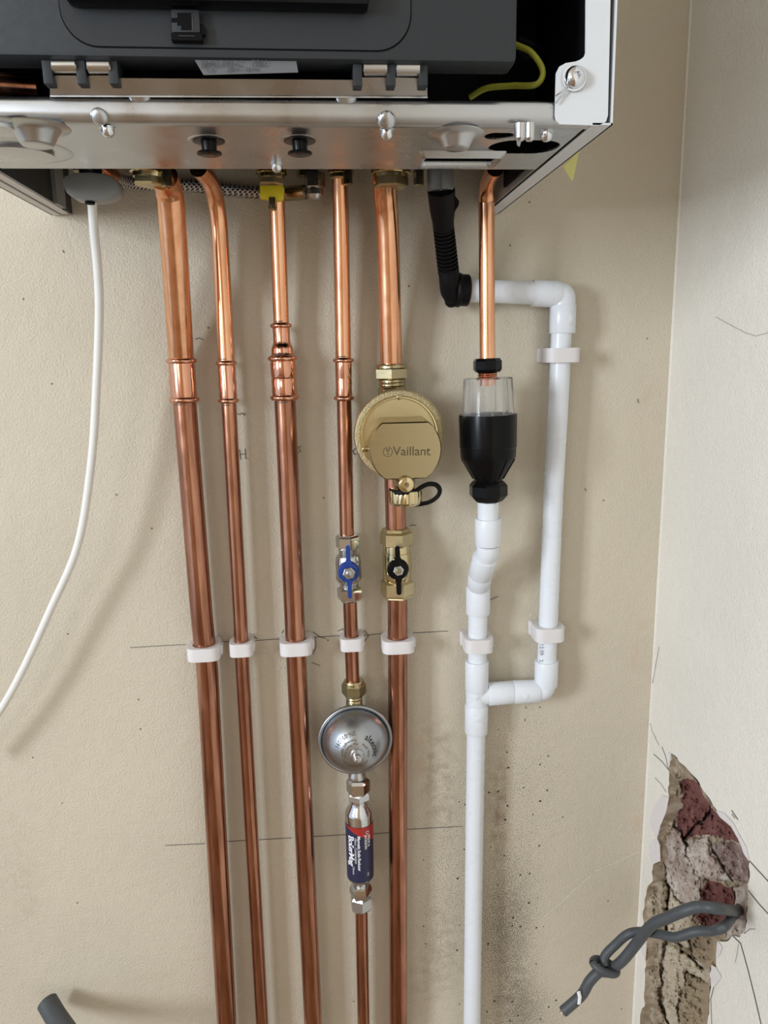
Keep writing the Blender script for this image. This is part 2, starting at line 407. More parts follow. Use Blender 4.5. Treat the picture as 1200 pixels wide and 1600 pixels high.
me = bpy.data.meshes.new('wall_right'); bm.to_mesh(me); bm.free()
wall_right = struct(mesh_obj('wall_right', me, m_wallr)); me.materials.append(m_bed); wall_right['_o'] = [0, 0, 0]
# outer skin so the wall is solid
build(MB().box((XR + .10, YF, 0), (XR + .12, .12, ZC)), 'masonry_backing', m_room, wall_right, smooth=0)

# inside of the hole: one rough relief, cut into bricks, render patches and mortar
REG = [  # outline in crop pixels, depth offset (positive = deeper), material, name
    ([(722,238),(790,236),(880,380),(882,420),(800,505),(735,560),(700,500),(690,390),(722,330)], .004, m_brick, 'brick'),
    ([(885,392),(1000,495),(1050,600),(960,560),(880,548),(810,548),(745,556),(812,500),(870,440)], .002, m_brick, 'brick'),
    ([(960,575),(1060,610),(1110,690),(1110,800),(1000,800),(940,700),(880,650),(870,600)], .003, m_brick2, 'brick'),
    ([(850,790),(1010,838),(1035,935),(985,1005),(930,1040),(850,1048),(795,985),(830,900)], .006, m_brick, 'brick'),
    ([(1012,840),(1110,800),(1100,1120),(960,1140),(965,1060),(1030,960)], -.002, m_plas, 'plaster_lump'),
    ([(760,560),(870,560),(935,700),(1000,800),(850,790),(800,760),(745,640)], -.003, m_plas, 'plaster_lump'),
    ([(690,480),(740,560),(760,660),(830,780),(830,900),(790,940),(720,920),(640,800),(620,600)], .001, m_plas, 'plaster_lump'),
    ([(650,830),(720,925),(795,940),(795,985),(770,1100),(780,1180),(640,1130)], -.001, m_render, 'render_patch'),
    ([(770,1050),(930,1110),(920,1290),(885,1300),(780,1200)], .003, m_render2, 'render_patch'),
    ([(630,1140),(780,1205),(880,1310),(870,1360),(760,1300),(700,1500),(740,1760),(640,1760),(625,1500),(610,1300)], 0., m_render, 'render_patch'),
    ([(760,1305),(880,1365),(880,1760),(745,1760),(705,1500)], .002, m_render2, 'render_patch'),
]
CR = [[(655,240),(722,235),(725,310),(690,390),(684,490)], [(884,395),(880,430),(800,505),(740,560)], [(880,425),(960,480),(1040,570)], [(650,820),(640,1140),(612,1330),(610,1480),(660,1600)], [(700,1140),(770,1220),(870,1310)], [(560,800),(575,760),(640,790)], [(690,500),(735,560),(760,600)]]
def polyline_dist(P, pl, closed=False):
    d = np.full(len(P), 1e9); n = len(pl)
    for i in range(n if closed else n - 1):
        a = np.array(pl[i], float); b = np.array(pl[(i + 1) % n], float); ab = b - a
        t = np.clip(((P - a) @ ab) / (ab @ ab), 0, 1)
        d = np.minimum(d, np.hypot(*(P - a - t[:, None] * ab).T))
    return d
def inside(P, pl):
    c = np.zeros(len(P), bool); n = len(pl)
    for i in range(n):
        (x1, y1), (x2, y2) = pl[i], pl[(i + 1) % n]
        if y1 == y2: continue
        c ^= ((y1 > P[:, 1]) != (y2 > P[:, 1])) & (P[:, 0] < (x2 - x1) * (P[:, 1] - y1) / (y2 - y1) + x1)
    return c
gx = np.arange(430, 1180, 4.0); gy = np.arange(40, 1800, 5.0)
G = np.array([(x, y) for y in gy for x in gx])
nx, ny = len(gx), len(gy)
wob = np.array([(noise.noise((x * .018, y * .018, 0)) * 16 + noise.noise((x * .06, y * .06, 3)) * 7, noise.noise((x * .018, y * .018, 9)) * 16 + noise.noise((x * .06, y * .06, 5)) * 7) for x, y in G])
GW = G + wob
dep = np.array([.010 + noise.noise((x * .008, y * .008, 1)) * .006 + noise.noise((x * .03, y * .03, 2)) * .005 + noise.noise((x * .09, y * .09, 4)) * .0028 for x, y in G])
reg = np.full(len(G), -1)
for i, (pl, dz, mt, nm) in enumerate(REG):
    ins = inside(GW, pl); dd = polyline_dist(GW, pl, True)
    reg[ins] = i
    dep += np.where(ins, dz * np.clip(dd / 25, 0, 1), 0) + np.where(dd < 9, .0035 * (1 - dd / 9), 0)
for pl in CR:
    dd = polyline_dist(GW, pl); dep += np.where(dd < 12, .009 * (1 - dd / 12), 0)
de = polyline_dist(G, HOLE, True); inh = inside(G, HOLE)
dep = np.where(inh, dep * np.clip(.25 + de / 60, 0, 1) + .001, .024)
pts = [rw(*cp(x, y), float(max(d, .0015))) for (x, y), d in zip(G, dep)]
quads = {}
for j in range(ny - 1):
    for i in range(nx - 1):
        a = j * nx + i; q = (a, a + 1, a + nx + 1, a + nx)
        if not any(inh[k] or de[k] < 30 for k in q): continue
        quads.setdefault(int(reg[a]), []).append(q)
for k, qs in sorted(quads.items()):
    ids = sorted({v for q in qs for v in q}); ix = {v: n for n, v in enumerate(ids)}
    mb = MB().add([pts[v] for v in ids], [tuple(ix[v] for v in q) for q in qs])
    if k < 0: build(mb, 'mortar_bed', m_bed, wall_right, smooth=60)
    else: build(mb, REG[k][3], REG[k][2], wall_right, smooth=60)
# torn paper and paint flakes round the hole
for pl in ([(615,325),(655,340),(640,420),(608,495),(590,560),(575,545),(550,480),(560,420),(580,375)], [(590,565),(604,600),(608,690),(568,705),(548,660),(545,600),(570,572)],
           [(915,412),(960,425),(1010,480),(1040,540),(1080,610),(1098,690),(1070,650),(1040,570),(1000,500),(940,450)], [(915,1275),(945,1330),(905,1385),(888,1340),(890,1262)],
           [(925,1130),(950,1165),(935,1205),(916,1220),(920,1160)], [(512,1130),(500,1180),(525,1240),(532,1150)], [(650,90),(668,98),(660,150),(655,135)]):
    P = [hole_pt(p, -.0006) for p in pl]
    build(MB().prism(P, (-.0007, 0, 0)), 'paint_flake', m_flake, wall_right, smooth=0)
def crack(pl, w, conv, parent, mt=m_ink, name='hairline_crack', nrm=(-1, 0, 0)):
    P = [conv(p) for p in pl]; mb = MB(); nv = Vector(nrm)
    for a, b in zip(P[:-1], P[1:]):
        s = (b - a).cross(nv).normalized() * w / 2
        mb.add([a - s, a + s, b + s, b - s], [(0, 1, 2, 3)]); mb.add([a - s + nv*.0004, a + s + nv*.0004, b + s + nv*.0004, b - s + nv*.0004], [(0, 1, 2, 3)])
    return build(mb, name, mt, parent, smooth=0)
for pl, w in (([(1005,1100),(1050,1145),(1085,1270),(1130,1450),(1165,1600)], .0012), ([(1098,688),(1140,735),(1205,805)], .0010), ([(1090,850),(1150,925),(1205,985)], .0010),
              ([(655,190),(615,140),(570,100)], .0007), ([(652,185),(635,110),(615,60)], .0007), ([(640,310),(610,265),(578,230)], .0004), ([(890,1590),(885,1450),(905,1370)], .0006),
              ([(1000,410),(1035,462)], .0009), ([(1000,430),(1020,455)], .0006), ([(1080,1010),(1070,1090),(1100,1065),(1130,1065)], .0004), ([(1038,1145),(1030,1200),(1020,1250)], .0003)):
    crack(pl, w, lambda p: hole_pt(p, -.0003), wall_right)
m_hair = simple('faint_hair_line', (.40, .35, .28), .7, 0, .1)
crack([(1118,495),(1140,507),(1165,520),(1180,525),(1200,520)], .0004, lambda p: rw(p[0], p[1], -.0003), wall_right, m_hair)
crack([(1030,1010),(1012,1110),(1018,1140),(1030,1165)], .0004, lambda p: rw(p[0], p[1], -.0003), wall_right)

# thin bead of paint down the inner corner
cb = MB().tube([(XR, -.0005, 0.02), (XR, -.0005, ZC - .02)], .0016, 8)
build(cb, 'paint_bead', m_wallr, wall_right)

# pencil marks on the back wall
onw = lambda p: at(p[0], p[1], .0003)
def pencil(pl, w=.0007, name='pencil_line'): return crack(pl, w, onw, wall_back, m_ink, name, (0, -1, 0))
pencil([(203,1012),(250,1009),(290,1007)], .0006); pencil([(344,1003),(362,1002)]); pencil([(396,1001),(440,998)]); pencil([(485,996),(532,993)]); pencil([(568,993),(596,990)]); pencil([(645,989),(700,986)])
pencil([(258,1321),(320,1318)], .0007); pencil([(352,1315),(384,1313)]); pencil([(405,1312),(456,1309)]); pencil([(490,1307),(541,1304)]); pencil([(580,1303),(607,1301)]); pencil([(636,1296),(722,1291)], .0006)
for pl in ([(489,987),(500,995),(510,998)], [(493,996),(494,1010),(489,1022)], [(528,986),(537,982)], [(569,985),(576,993),(569,1003)], [(440,990),(443,984)], [(487,1035),(500,1040)], [(396,994),(402,998)],
           [(374,702),(376,718)], [(383,701),(384,717)], [(375,710),(383,709)], [(387,716),(388,717)], [(471,697),(465,699),(470,704),(466,708)], [(556,700),(551,704),(553,710),(558,709)],
           [(371,646),(375,648),(378,645),(382,649),(383,645)], [(640,822),(645,820),(650,821)], [(305,530),(311,528),(318,531)], [(667,722),(664,728),(669,731)],
           [(98,391),(100,395)], [(914,763),(916,767)], [(996,623),(998,630)], [(758,938),(766,937),(778,932)], [(833,970),(850,965)]):
    pencil(pl, .0008, 'pencil_scribble')
crack([(850,1432),(875,1412),(900,1388),(930,1362),(960,1348),(1000,1330)], .0006, onw, wall_back, m_wallr, 'plaster_ridge', (0, -1, 0))

# ------------------------------------------------------------------ boiler
ZB = at(775, 335, 0).z                       # level of its underside
XBL, XBR = at(82, 335, 0).x, at(778, 338, 0).x
OF = .318                                    # front of the casing
OT = .1975                                   # back edge of the bottom tray
boiler = thing('boiler', 'wall-hung boiler with its front cover off, zinc underside and dark grey control box', 'boiler', ((XBL + XBR) / 2, -.16, ZB))
ZT = ZB + .70
def fr(px, py, off=OF): return at(px, py, off)
# side panels with lips
sp = MB().box((XBR - .0012, -OF, ZB), (XBR, -.002, ZT)); sp.box((XBR - .0135, -OF, ZB), (XBR, -.002, ZB + .0012))
outl = [(956,-60),(954,0),(950,180),(947,190),(938,195),(932,196),(875,194),(869,188),(867.5,180),(868,150),(869,114),(874,104),(884,98.5),(900,96),(907,93),(913,88),(915,82),(915.5,0),(916,-60)]
P = [fr(*p) for p in outl]; 
ztop = ZT
P[0].z = P[-1].z = ztop; P[0].x = XBR; P[-1].x = XBR - .025
for p in P: p.x = min(p.x, XBR)
sp.prism(P, (0, .0014, 0))
build(sp, 'side_panel', m_white, boiler, smooth=0)['label'] = 'white enamelled right side panel with folded front flange'
sl = MB().box((XBL, -OF, ZB), (XBL + .0012, -.002, ZT)); sl.box((XBL, -OF, ZB), (XBL + .0085, -.002, ZB + .0012))
build(sl, 'side_panel', m_lip, boiler, smooth=0)
# inner frames seen from below
xi = at(110, 330, 0).x
fl_ = MB().box((XBL + .0098, -OF + .02, ZB + .001), (xi, -.004, ZB + .0022)); fl_.box((xi - .0012, -OF + .02, ZB + .0022), (xi, -.004, ZB + .003))
build(fl_, 'frame_rail', m_lip, boiler, smooth=0)
il = MB().box((XBL + .002, -OF + .03, ZB + .004), (XBL + .004, -.004, ZB + .30)); il.box((xi - .0012, -OF + .04, ZB + .003), (xi - .0002, -.004, ZB + .25)); il.box((xi, -.026, ZB + .001), (xi + .003, -.004, ZB + .22))
build(il, 'inner_panel', m_inner, boiler, smooth=0)
build(MB().box((xi, -.052, ZB + .002), (xi + .004, -.026, ZB + .22)), 'inner_rib', m_knob, boiler, smooth=0)
# right frame: pale metal with a dark opening
ir = MB().box((XBR - .0165, -.20, ZB + .001), (XBR - .0150, -.004, ZB + .16)); build(ir, 'inner_panel', m_innerg, boiler, smooth=0)
dk = MB().box((XBR - .0180, -.195, ZB + .035), (XBR - .0166, -.060, ZB + .12)); dk.box((XBR - .0180, -.03, ZB + .012), (XBR - .0166, -.012, ZB + .02)); dk.box((XBR - .0150, -OF + .01, ZB + .0005), (XBR - .0137, -.002, ZB + .02))
build(dk, 'frame_opening', m_dark, boiler, smooth=0)
# back, top, dark liner
build(MB().box((XBL + .03, -.10, ZB + .16), (XBR - .014, -.098, ZT - .01)).box((XBL + .03, -OF + .01, ZB + .155), (XBR - .02, -OF + .30, ZB + .157)).box((XBR - .019, -OF + .004, ZB + .006), (XBR - .0175, -.10, ZT - .01)).box((XBL + .03, -OT - .003, ZB + .003), (XBR - .018, -OT - .001, ZB + .16)), 'interior_liner', m_dark, boiler, smooth=0)
build(MB().box((XBL, -OF, ZT), (XBR, -.002, ZT + .0012)), 'top_panel', m_white, boiler, smooth=0)
# bottom tray: folded sheet with real slots
xl, xr = XBL + .027, XBR - .0165
bm = bmesh.new()
def oblong(cx, cy, lx, ly, n=8, r=None):     # slot outline on the tray, metres
    r = r or min(lx, ly) / 2; out = []
    for (sx, sy, a0) in ((1, 1, 0), (-1, 1, 90), (-1, -1, 180), (1, -1, 270)):
        for k in range(n + 1):
            a = math.radians(a0 + 90 * k / n)
            out.append(Vector((cx + sx * (lx/2 - r) + r * math.cos(a), cy + sy * (ly/2 - r) + r * math.sin(a), ZB)))
    return out
T = lambda px, py: onz(px, py, ZB)
def tray_slot(x0, x1, y0, y1, r=None):
    a, b = T(x0, (y0 + y1) / 2), T(x1, (y0 + y1) / 2); c, d = T((x0 + x1) / 2, y0), T((x0 + x1) / 2, y1)
    return oblong((a.x + b.x) / 2, (c.y + d.y) / 2, b.x - a.x, abs(c.y - d.y), 8, r)
slots = [tray_slot(764, 874, 219, 240), tray_slot(757, 803, 207, 218), tray_slot(662, 772, 239, 252, .003)]
eds = loop([(xl, -OF + .010, ZB), (xr, -OF + .010, ZB), (xr, -OT, ZB), (xl, -OT, ZB)])
for s in slots: eds += loop(s)
bmesh.ops.triangle_fill(bm, edges=eds, use_beauty=True)
me = bpy.data.meshes.new('t'); bm.to_mesh(me)
tr = MB().add([v.co for v in me.vertices], [tuple(p.vertices) for p in me.polygons]); bm.free()
tr.add([v + Vector((0, 0, .0012)) for v in tr.v[:]], tr.f[:])
ZFL = at(400, 149, OF).z
OT_ = OF - .004
prof = [(-OT_ + .006 - .007 * math.sin(a), ZB + .007 - .007 * math.cos(a)) for a in np.linspace(0, PI / 2, 8)] + [(-OT_ - .001, ZFL - .004)] + [(-OT_ - .001 + .004 - .004 * math.cos(a), ZFL - .004 + .004 * math.sin(a)) for a in np.linspace(.2, PI / 2, 5)] + [(-OF + .02, ZFL)]
xw = XBR - .012
tr.add([(x, y, z) for (y, z) in prof for x in (xl - .0, xw)], [(2*i, 2*i+1, 2*i+3, 2*i+2) for i in range(len(prof) - 1)])
tr.add([(xl, -OT, ZB), (xr, -OT, ZB), (xr, -OT, ZB + .012), (xl, -OT, ZB + .012)], [(0, 1, 2, 3)])
build(tr, 'bottom_tray', m_zinc, boiler, smooth=40)
# left end of the tray runs on out of the picture
build(MB().box((XBL + .001, -OF - .0008, ZB + .004), (xl, -OF + .004, ZFL)), 'flange_end', m_zinc, boiler, smooth=0)
# raised rim round the right slot
a = slots[2]; cx = sum(p.x for p in a) / len(a); cy = sum(p.y for p in a) / len(a)
outer = [Vector((cx + (p.x - cx) * 1.0 + math.copysign(.006, p.x - cx), cy + (p.y - cy) + math.copysign(.006, p.y - cy), ZB)) for p in a]
rim = MB(); mid = [p.lerp(q, .5) - Vector((0, 0, .0045)) for p, q in zip(a, outer)]
n = len(a); rim.add(outer + mid + [p - Vector((0, 0, .003)) for p in a] + a, [(k*n+i, k*n+(i+1) % n, (k+1)*n+(i+1) % n, (k+1)*n+i) for k in range(3) for i in range(n)])
build(MB().tube([T(750, 212) + Vector((0, 0, .006)), T(812, 213) + Vector((0, 0, .006))], .004, 12), 'copper_stub', m_cop, boiler)
build(rim, 'slot_rim', m_zinc, boiler, smooth=70)
DN = (0, 0, -1)
def boss(px, py, r, h, r2=.62, ell=1.):
    p = T(px, py) + Vector((0, 0, .0003))
    mb = MB().lathe(p, DN, [(0, r * 1.40), (.0008, r * 1.34), (.0012, r * 1.05), (h * .35, r * .86), (h * .9, r * r2 * 1.06), (h, r * r2 * .95), (h, r * .2)], 28)
    return build(mb, 'embossed_boss', m_zinc, boiler, smooth=60)
boss(56, 200, .0155, .011); boss(713, 209, .0135, .010); boss(30, 236, .026, .004, .85); boss(-5, 197, .016, .004, .8)
for px, py in ((326, 219), (468, 219)):       # black push-in plugs
    p = T(px, py) + Vector((0, 0, .0002))
    b1 = MB().lathe(p, DN, [(0, .0142), (.0005, .0136), (.0009, .0118), (.0006, .0105)], 32)
    build(b1, 'plug_dish', m_zinc, boiler, smooth=60)
    b2 = MB().lathe(p, DN, [(.0004, .0110), (.0013, .0108), (.0016, .0055), (.0075, .0050), (.0080, .0082), (.0092, .0085), (.0098, .0068)], 24)
    build(b2, 'plug', m_black, boiler)
def screw(p, d, r, h, m=m_chrome, parent=boiler, washer=True):
    mb = MB()
    if washer: mb.lathe(p, d, [(0, r * 1.18), (h * .12, r * 1.18), (h * .14, r)], 24)
    mb.lathe(p, d, [(h * .14, r), (h * .45, r * .98), (h * .75, r * .8), (h * .95, r * .5), (h * .96, r * .34), (h * .6, r * .26), (h * .6, r * .01)], 24, ripple=lambda a, t: 1 + (.12 * math.cos(6 * a) if t > h * .955 else 0))
    return build(mb, 'screw', m, parent, smooth=40)
for px, py in ((168, 199), (604, 203), (854, 206), (432, 256)): screw(T(px, py), DN, .0043, .0062)
FWD = (0, -1, 0)
screw(at(897, 122, OF + .001), FWD, .0068, .006)
for px, py, r in ((217, 147, .007), (541, 149, .007), (155, 182, .0052), (604, 188, .0058)):     # dimples pressed into the fold
    p = at(px, py, OF - .003)
    build(MB().lathe(p, (0, -1, -.5), [(0, r), (.0012, r * .9), (.0021, r * .6), (.0024, r * .2)], 20), 'pressed_dimple', m_zinc, boiler, smooth=80)
# spring clip hanging from the tray edge
def tpt(px, py, drop): p = T(px, py); p.z -= drop; return p
for dx in (0, 15):
    q = tpt(810 + dx, 196, .001)
    build(MB().lathe(q + Vector((0, -.004, .001)), DN, [(0, .0035), (.009, .0035), (.0105, .002)], 16), 'spring_clip', m_nickel, boiler)
build(MB().prism([at(806, 194, OF - .01), at(833, 194, OF - .01), at(833, 201, OF - .01), at(806, 201, OF - .01)], (0, .004, 0)), 'clip_plate', m_nickel, boiler, smooth=0)
build(MB().prism([at(806, 212, .28), at(817, 212, .28), at(812, 229, .28), at(808, 226, .28)], (0, .0015, 0)), 'clip_tongue', m_nickel, boiler, smooth=0)
# seal wire on the flange screw
build(MB().tube(bez([at(892, 130, OF + .003), at(882, 145, OF + .002), at(869, 161, OF + .002)]), .0005, 6).tube(bez([at(889, 131, OF + .003), at(878, 143, OF + .003), at(868, 150, OF + .002)]), .0005, 6), 'seal_wire', m_nickel, boiler)
# control box
OC = .336
zc = at(400, 92, OC).z; xcr = at(809, 60, OC).x
cbx = MB().box((XBL + .012, -OC, zc), (xcr, -.312, zc + .30))
build(cbx, 'control_box', m_slate, boiler, smooth=30, bevel=.004)
rr = lambda x0, x1, z0, z1, r: [Vector((x1 - r + r * math.cos(a), 0, z0 + r + r * math.sin(a))) if q == 0 else Vector((x0 + r + r * math.cos(a), 0, z0 + r + r * math.sin(a))) for q, a in [(0, a) for a in np.linspace(-PI/2, 0, 10)] ] + [Vector((x1, 0, z1)), Vector((x0, 0, z1))] + [Vector((x0 + r + r * math.cos(a), 0, z0 + r + r * math.sin(a))) for a in np.linspace(PI, 1.5 * PI, 10)]
def setoff(pts, off): return [Vector((p.x, -off, p.z)) for p in pts]
fx0, fx1, fz0 = at(96, 30, OC).x, at(641, 30, OC).x, at(400, 76.5, OC).z
build(MB().prism(setoff(rr(fx0 - .0007, fx1 + .0007, fz0 - .0007, zc + .27, .021), OC + .0003), (0, .002, 0)), 'panel_seam', m_dark, boiler, smooth=0)
build(MB().prism(setoff(rr(fx0, fx1, fz0, zc + .269, .0205), OC + .0010), (0, .002, 0)), 'fascia_panel', m_slate, boiler, smooth=0)
gx0, gx1, gz = at(102, 8, OC + .012).x, at(577, 0, OC + .012).x, at(400, 6, OC + .012).z
build(MB().box((gx0, -OC - .014, gz), (gx1, -OC, gz + .05)), 'grip_bar', m_black, boiler, smooth=30, bevel=.003)
# telephone-style socket
so = OC + .006
px_box = lambda x0, y0, x1, y1, o, d: (at(x0, y0, o), at(x1, y1, o) + Vector((0, d, 0)))
sk = build(MB().box(*px_box(267, 14, 313, 51, so, .006)), 'phone_socket', m_slate, boiler, smooth=30, bevel=.0008)
cav = [at(x, y, so + .0002) for x, y in ((268, 28), (277, 28), (277, 20), (299, 20), (299, 47), (283, 47), (283, 40), (277, 40), (277, 35), (268, 35))]
build(MB().prism(cav, (0, .0003, 0)), 'socket_cavity', m_dark, sk, smooth=0)
build(MB().box(*px_box(299.5, 21, 301.5, 46, so + .0004, .0006)), 'contact_edge', m_ggrey, sk, smooth=0)
build(MB().box(*px_box(267, 51, 316, 63, so + .0005, .006)).box(*px_box(313, 38, 320, 54, so - .001, .005)), 'socket_latch', m_dark, sk, smooth=0)
build(MB().box(*px_box(279, 55, 304, 57, so + .0009, .0006)), 'latch_rib', m_slate, sk, smooth=0)
# sticker hanging below the control box
stk = build(MB().prism([at(304, 93.5, .3325), at(462, 91, .3325), at(466, 113, .3335), at(318, 117, .3335)], (0, .0006, 0)), 'sticker', m_stick, boiler, smooth=0)
ang = math.atan2(at(462, 90, .31).z - at(304, 93, .31).z, at(462, 90, .31).x - at(304, 93, .31).x)
def flat_text(px, py, off, rot=0.):
    p = at(px, py, off); c, s = math.cos(rot), math.sin(rot)
    return lambda x, y, z: (p.x + x * c - y * s, p.y - z, p.z + x * s + y * c)
text_mesh('BMU-PSI-C   7BU', .0052, flat_text(366, 100, .3342, ang), 'lettering', m_dprint, stk, 1.05)
text_mesh('C E        230 V ~ 50 Hz', .0032, flat_text(364, 109.5, .3342, ang), 'lettering', m_dprint, stk)
# hinge strip
OB = .326
strip = [(78,150),(78,122),(84,122),(86,118),(118,118),(121,122),(137,122),(140,118),(172,118),(176,122),(558,125),(564,121),(604,121),(607,125),(616,125),(619,121),(655,122),(657,126),(667,126),(668,152)]
build(MB().prism([at(x, y, OF + .0005 + (150 - y) / 32 * .0085) for x, y in strip], (0, .0015, 0)).prism([at(78, 149, OF + .001), at(668, 151, OF + .001), at(668, 153, OF - .01), at(78, 151, OF - .01)], (0, 0, -.0008)), 'hinge_strip', m_zinc, boiler, smooth=0)
for xa, xb, y in ((82, 121, 103), (137, 174, 103.5), (567, 605, 107), (618, 656, 107.5)):
    p, q = at(xa, y, OB + .002), at(xb, y, OB + .002)
    build(MB().lathe(p, q - p, [(0, .0036), (.0005, .0042), ((q - p).length - .0005, .0042), ((q - p).length, .0036)], 20), 'hinge_barrel', m_nickel, boiler)
for xs, y in (((76, 128, 178), 103), ((558, 610, 660), 107)):
    mb = MB()
    for x in xs:
        p = at(x, y, OB)
        mb.box((p.x - .0028, p.y - .004, p.z - .011), (p.x + .0028, p.y + .012, p.z + .012))
    p, q = at(xs[0], y, OB), at(xs[-1], y, OB)
    mb.box((p.x, p.y + .006, p.z - .008), (q.x, p.y + .014, p.z + .010))
    build(mb, 'hinge_bracket', m_slate, boiler, smooth=30, bevel=.0006)
# wiring glimpsed inside
build(MB().tube(bez([at(805, 70, .27), at(830, 82, .28), at(848, 110, .285), at(838, 132, .285), at(800, 134, .27), at(760, 138, .26), at(735, 152, .25)]), .0021, 10), 'earth_wire', m_earth, boiler)
build(MB().tube(bez([at(800, 78, .26), at(826, 92, .265), at(850, 88, .24), at(860, 70, .22)]), .0018, 8).tube(bez([at(812, 60, .25), at(840, 72, .25), at(862, 92, .24)]), .0018, 8), 'black_wire', m_blackm, boiler)
build(MB().tube([at(-30, 130, .27), at(20, 133, .27), at(62, 136, .27)], .0075, 14), 'inner_pipe', m_copd, boiler)
# yellow tape tag
tp = [at(905, 236, .19), at(880, 262, .17), at(885, 271, .17), at(895, 284, .172), at(903, 240, .19)]
tag(build(MB().prism([at(880, 260, .172), at(884, 268, .172), at(895, 284, .172), at(905, 236, .172)], (0, .0006, .0004)), 'tape_tag', m_tape, smooth=0), 'pointed scrap of yellow tape hanging under the right side of the boiler', 'tape')

# ------------------------------------------------------------------ pipes and fittings
def lathe_px(mb, c0, c1, off, prof, n=36, off1=None, **kw):   # c0, c1: two points of the axis in the photo; prof: (py, half width in px)
    off1 = off if off1 is None else off1
    A = at(c0[0], c0[1], off); B = at(c1[0], c1[1], off1); d = (B - A).normalized()
    pr = []
    for py, hw in prof:
        s = (py - c0[1]) / (c1[1] - c0[1]); x = c0[0] + (c1[0] - c0[0]) * s; o = off + (off1 - off) * s
        pr.append(((at(x, py, o) - A).dot(d), hw * sc(x, py, o)))
    mb.lathe(A, d, pr, n, **kw); return mb
def hexprof(y0, y1, hw, ch=.12, h=None):
    e = (y1 - y0) * ch
    return [(y0, hw * .86), (y0 + e, hw), (y1 - e, hw), (y1, hw * .86)]
def pipe(name, pts, hw, label, m, cat='pipe', n=28, group=None, smoothn=0):
    """pts: (px, py, off); hw: radius in px at the first and last point"""
    P = [at(*p) for p in pts]
    if smoothn: P = bez(P, smoothn)
    if isinstance(hw, (int, float)): r = hw * sc(*pts[-1])
    else: r = hw[0]
    mb = MB().tube(P, r, n)
    return tag(build(mb, name, m), label, cat, group)
O1, O2, O3, O4, O5, O6 = .024, .022, .022, .022, .022, .066
RB, RS = .0114, .0079     # 22 mm and 15 mm tube radii
UP = 'upper copper pipes under the boiler'; 
pipe('copper_pipe', [(255,276,.110),(263,297,.092),(269,345,.078),(283.5,562,O1)], [.0128]*25+[.0124], 'thick bright copper pipe dropping from the leftmost brass valve to its press coupling', m_cop, smoothn=8)
pipe('copper_pipe', [(310,262,.085),(328,284,.058),(339,325,.032),(345,400,.024),(354,566,O2)], (.0086,), 'thin bright copper pipe with a cranked top, second from the left under the boiler', m_cop, smoothn=8)
pipe('copper_pipe', [(432,296,.035),(433.5,340,.028),(439.5,508,O3)], (.0080,), 'thin bright copper pipe below the yellow gas lever', m_cop)
pipe('copper_pipe', [(531,276,.036),(532.5,330,.028),(536.5,563,O4)], (RS + .0003,), 'thin bright copper pipe running above the blue-handled valve to its coupling', m_cop)
pipe('copper_pipe', [(601,276,.072),(602.5,310,.056),(606,370,.042),(611.5,575,O5)], (RB + .0002,), 'thick bright copper pipe entering the top of the round brass filter', m_cop, smoothn=8)
pipe('copper_pipe', [(774,262,.12),(764,281,.088),(760,306,.070),(760.3,345,O6),(761.7,564,O6)], (RS,), 'bright copper discharge pipe entering the black and clear tundish', m_cop, smoothn=8)
pipe('copper_pipe', [(288,622,O1),(315,960,O1),(324,1050,O1),(354,1590,O1),(356,1640,O1)], (.0121,), 'leftmost long tarnished thick copper pipe below its press coupling', m_copd)
pipe('copper_pipe', [(357,622,O2),(375,960,O2),(379,1050,O2),(409,1590,O2),(412,1640,O2)], (.0079,), 'long tarnished thin copper pipe, second from the left', m_copd)
pipe('copper_pipe', [(445,618,O3),(460,960,O3),(463.5,1040,O3),(489,1590,O3),(491,1640,O3)], (RB,), 'long tarnished thick copper pipe below the reducing coupling', m_copd)
pipe('copper_pipe', [(537.5,620,O4),(542.3,845,O4)], (RS,), 'short copper pipe between press coupling and blue-handled valve', m_copd)
pipe('copper_pipe', [(546.5,930,O4),(551.5,1075,O4)], (RS,), 'short copper pipe between blue-handled valve and the steel shock arrestor', m_copd)
pipe('copper_pipe', [(558,1195,O4),(559.5,1222,O4)], (RS,), 'stub of copper pipe between shock arrestor and chrome scale reducer', m_cop)
pipe('copper_pipe', [(564.5,1412,O4),(568,1590,O4),(568.5,1640,O4)], (RS - .0002,), 'thin copper pipe dropping from the chrome scale reducer', m_copd)
pipe('copper_pipe', [(616.5,742,O5),(619,835,O5)], (RB,), 'short thick copper pipe between the round brass filter and the black-handled valve', m_copd)
pipe('copper_pipe', [(621,926,O5),(621.5,1060,O5),(622.5,1640,O5)], (RB,), 'long tarnished thick copper pipe below the black-handled brass valve', m_copd)

def bead(y, hw, w=4.2, base=None):     # a rolled bead of a press fitting in (py, hw)
    base = base or hw - 6
    return [(y - w, base), (y - w * .85, hw - 2), (y - w * .4, hw - .3), (y, hw), (y + w * .4, hw - .3), (y + w * .85, hw - 2), (y + w, base)]
def dent(c): return lambda a, t: 1 - .018 * max(0, math.cos(6 * a + c)) * 1
def coupling(label, c0, c1, off, prof, marks):
    t = thing('press_coupling', label, 'pipe coupling', at(*c0, off))
    build(lathe_px(MB(), c0, c1, off, prof, 40), 'sleeve', m_cfit, t, smooth=50)
    for y in marks:            # pen witness lines
        s = (y - c0[1]) / (c1[1] - c0[1]); x = c0[0] + (c1[0] - c0[0]) * s
        A = at(x, y, off); r = marks[y] * sc(x, y, off) + .0002
        mb = MB()
        pts = [(A + Vector((math.sin(a) * r, -math.cos(a) * r, dz))) for dz in (-.0005, .0005) for a in np.linspace(-.75, .3, 9)]
        mb.add(pts, [(i, i + 1, i + 10, i + 9) for i in range(8)])
        build(mb, 'witness_mark', m_dprint, t)
    return t
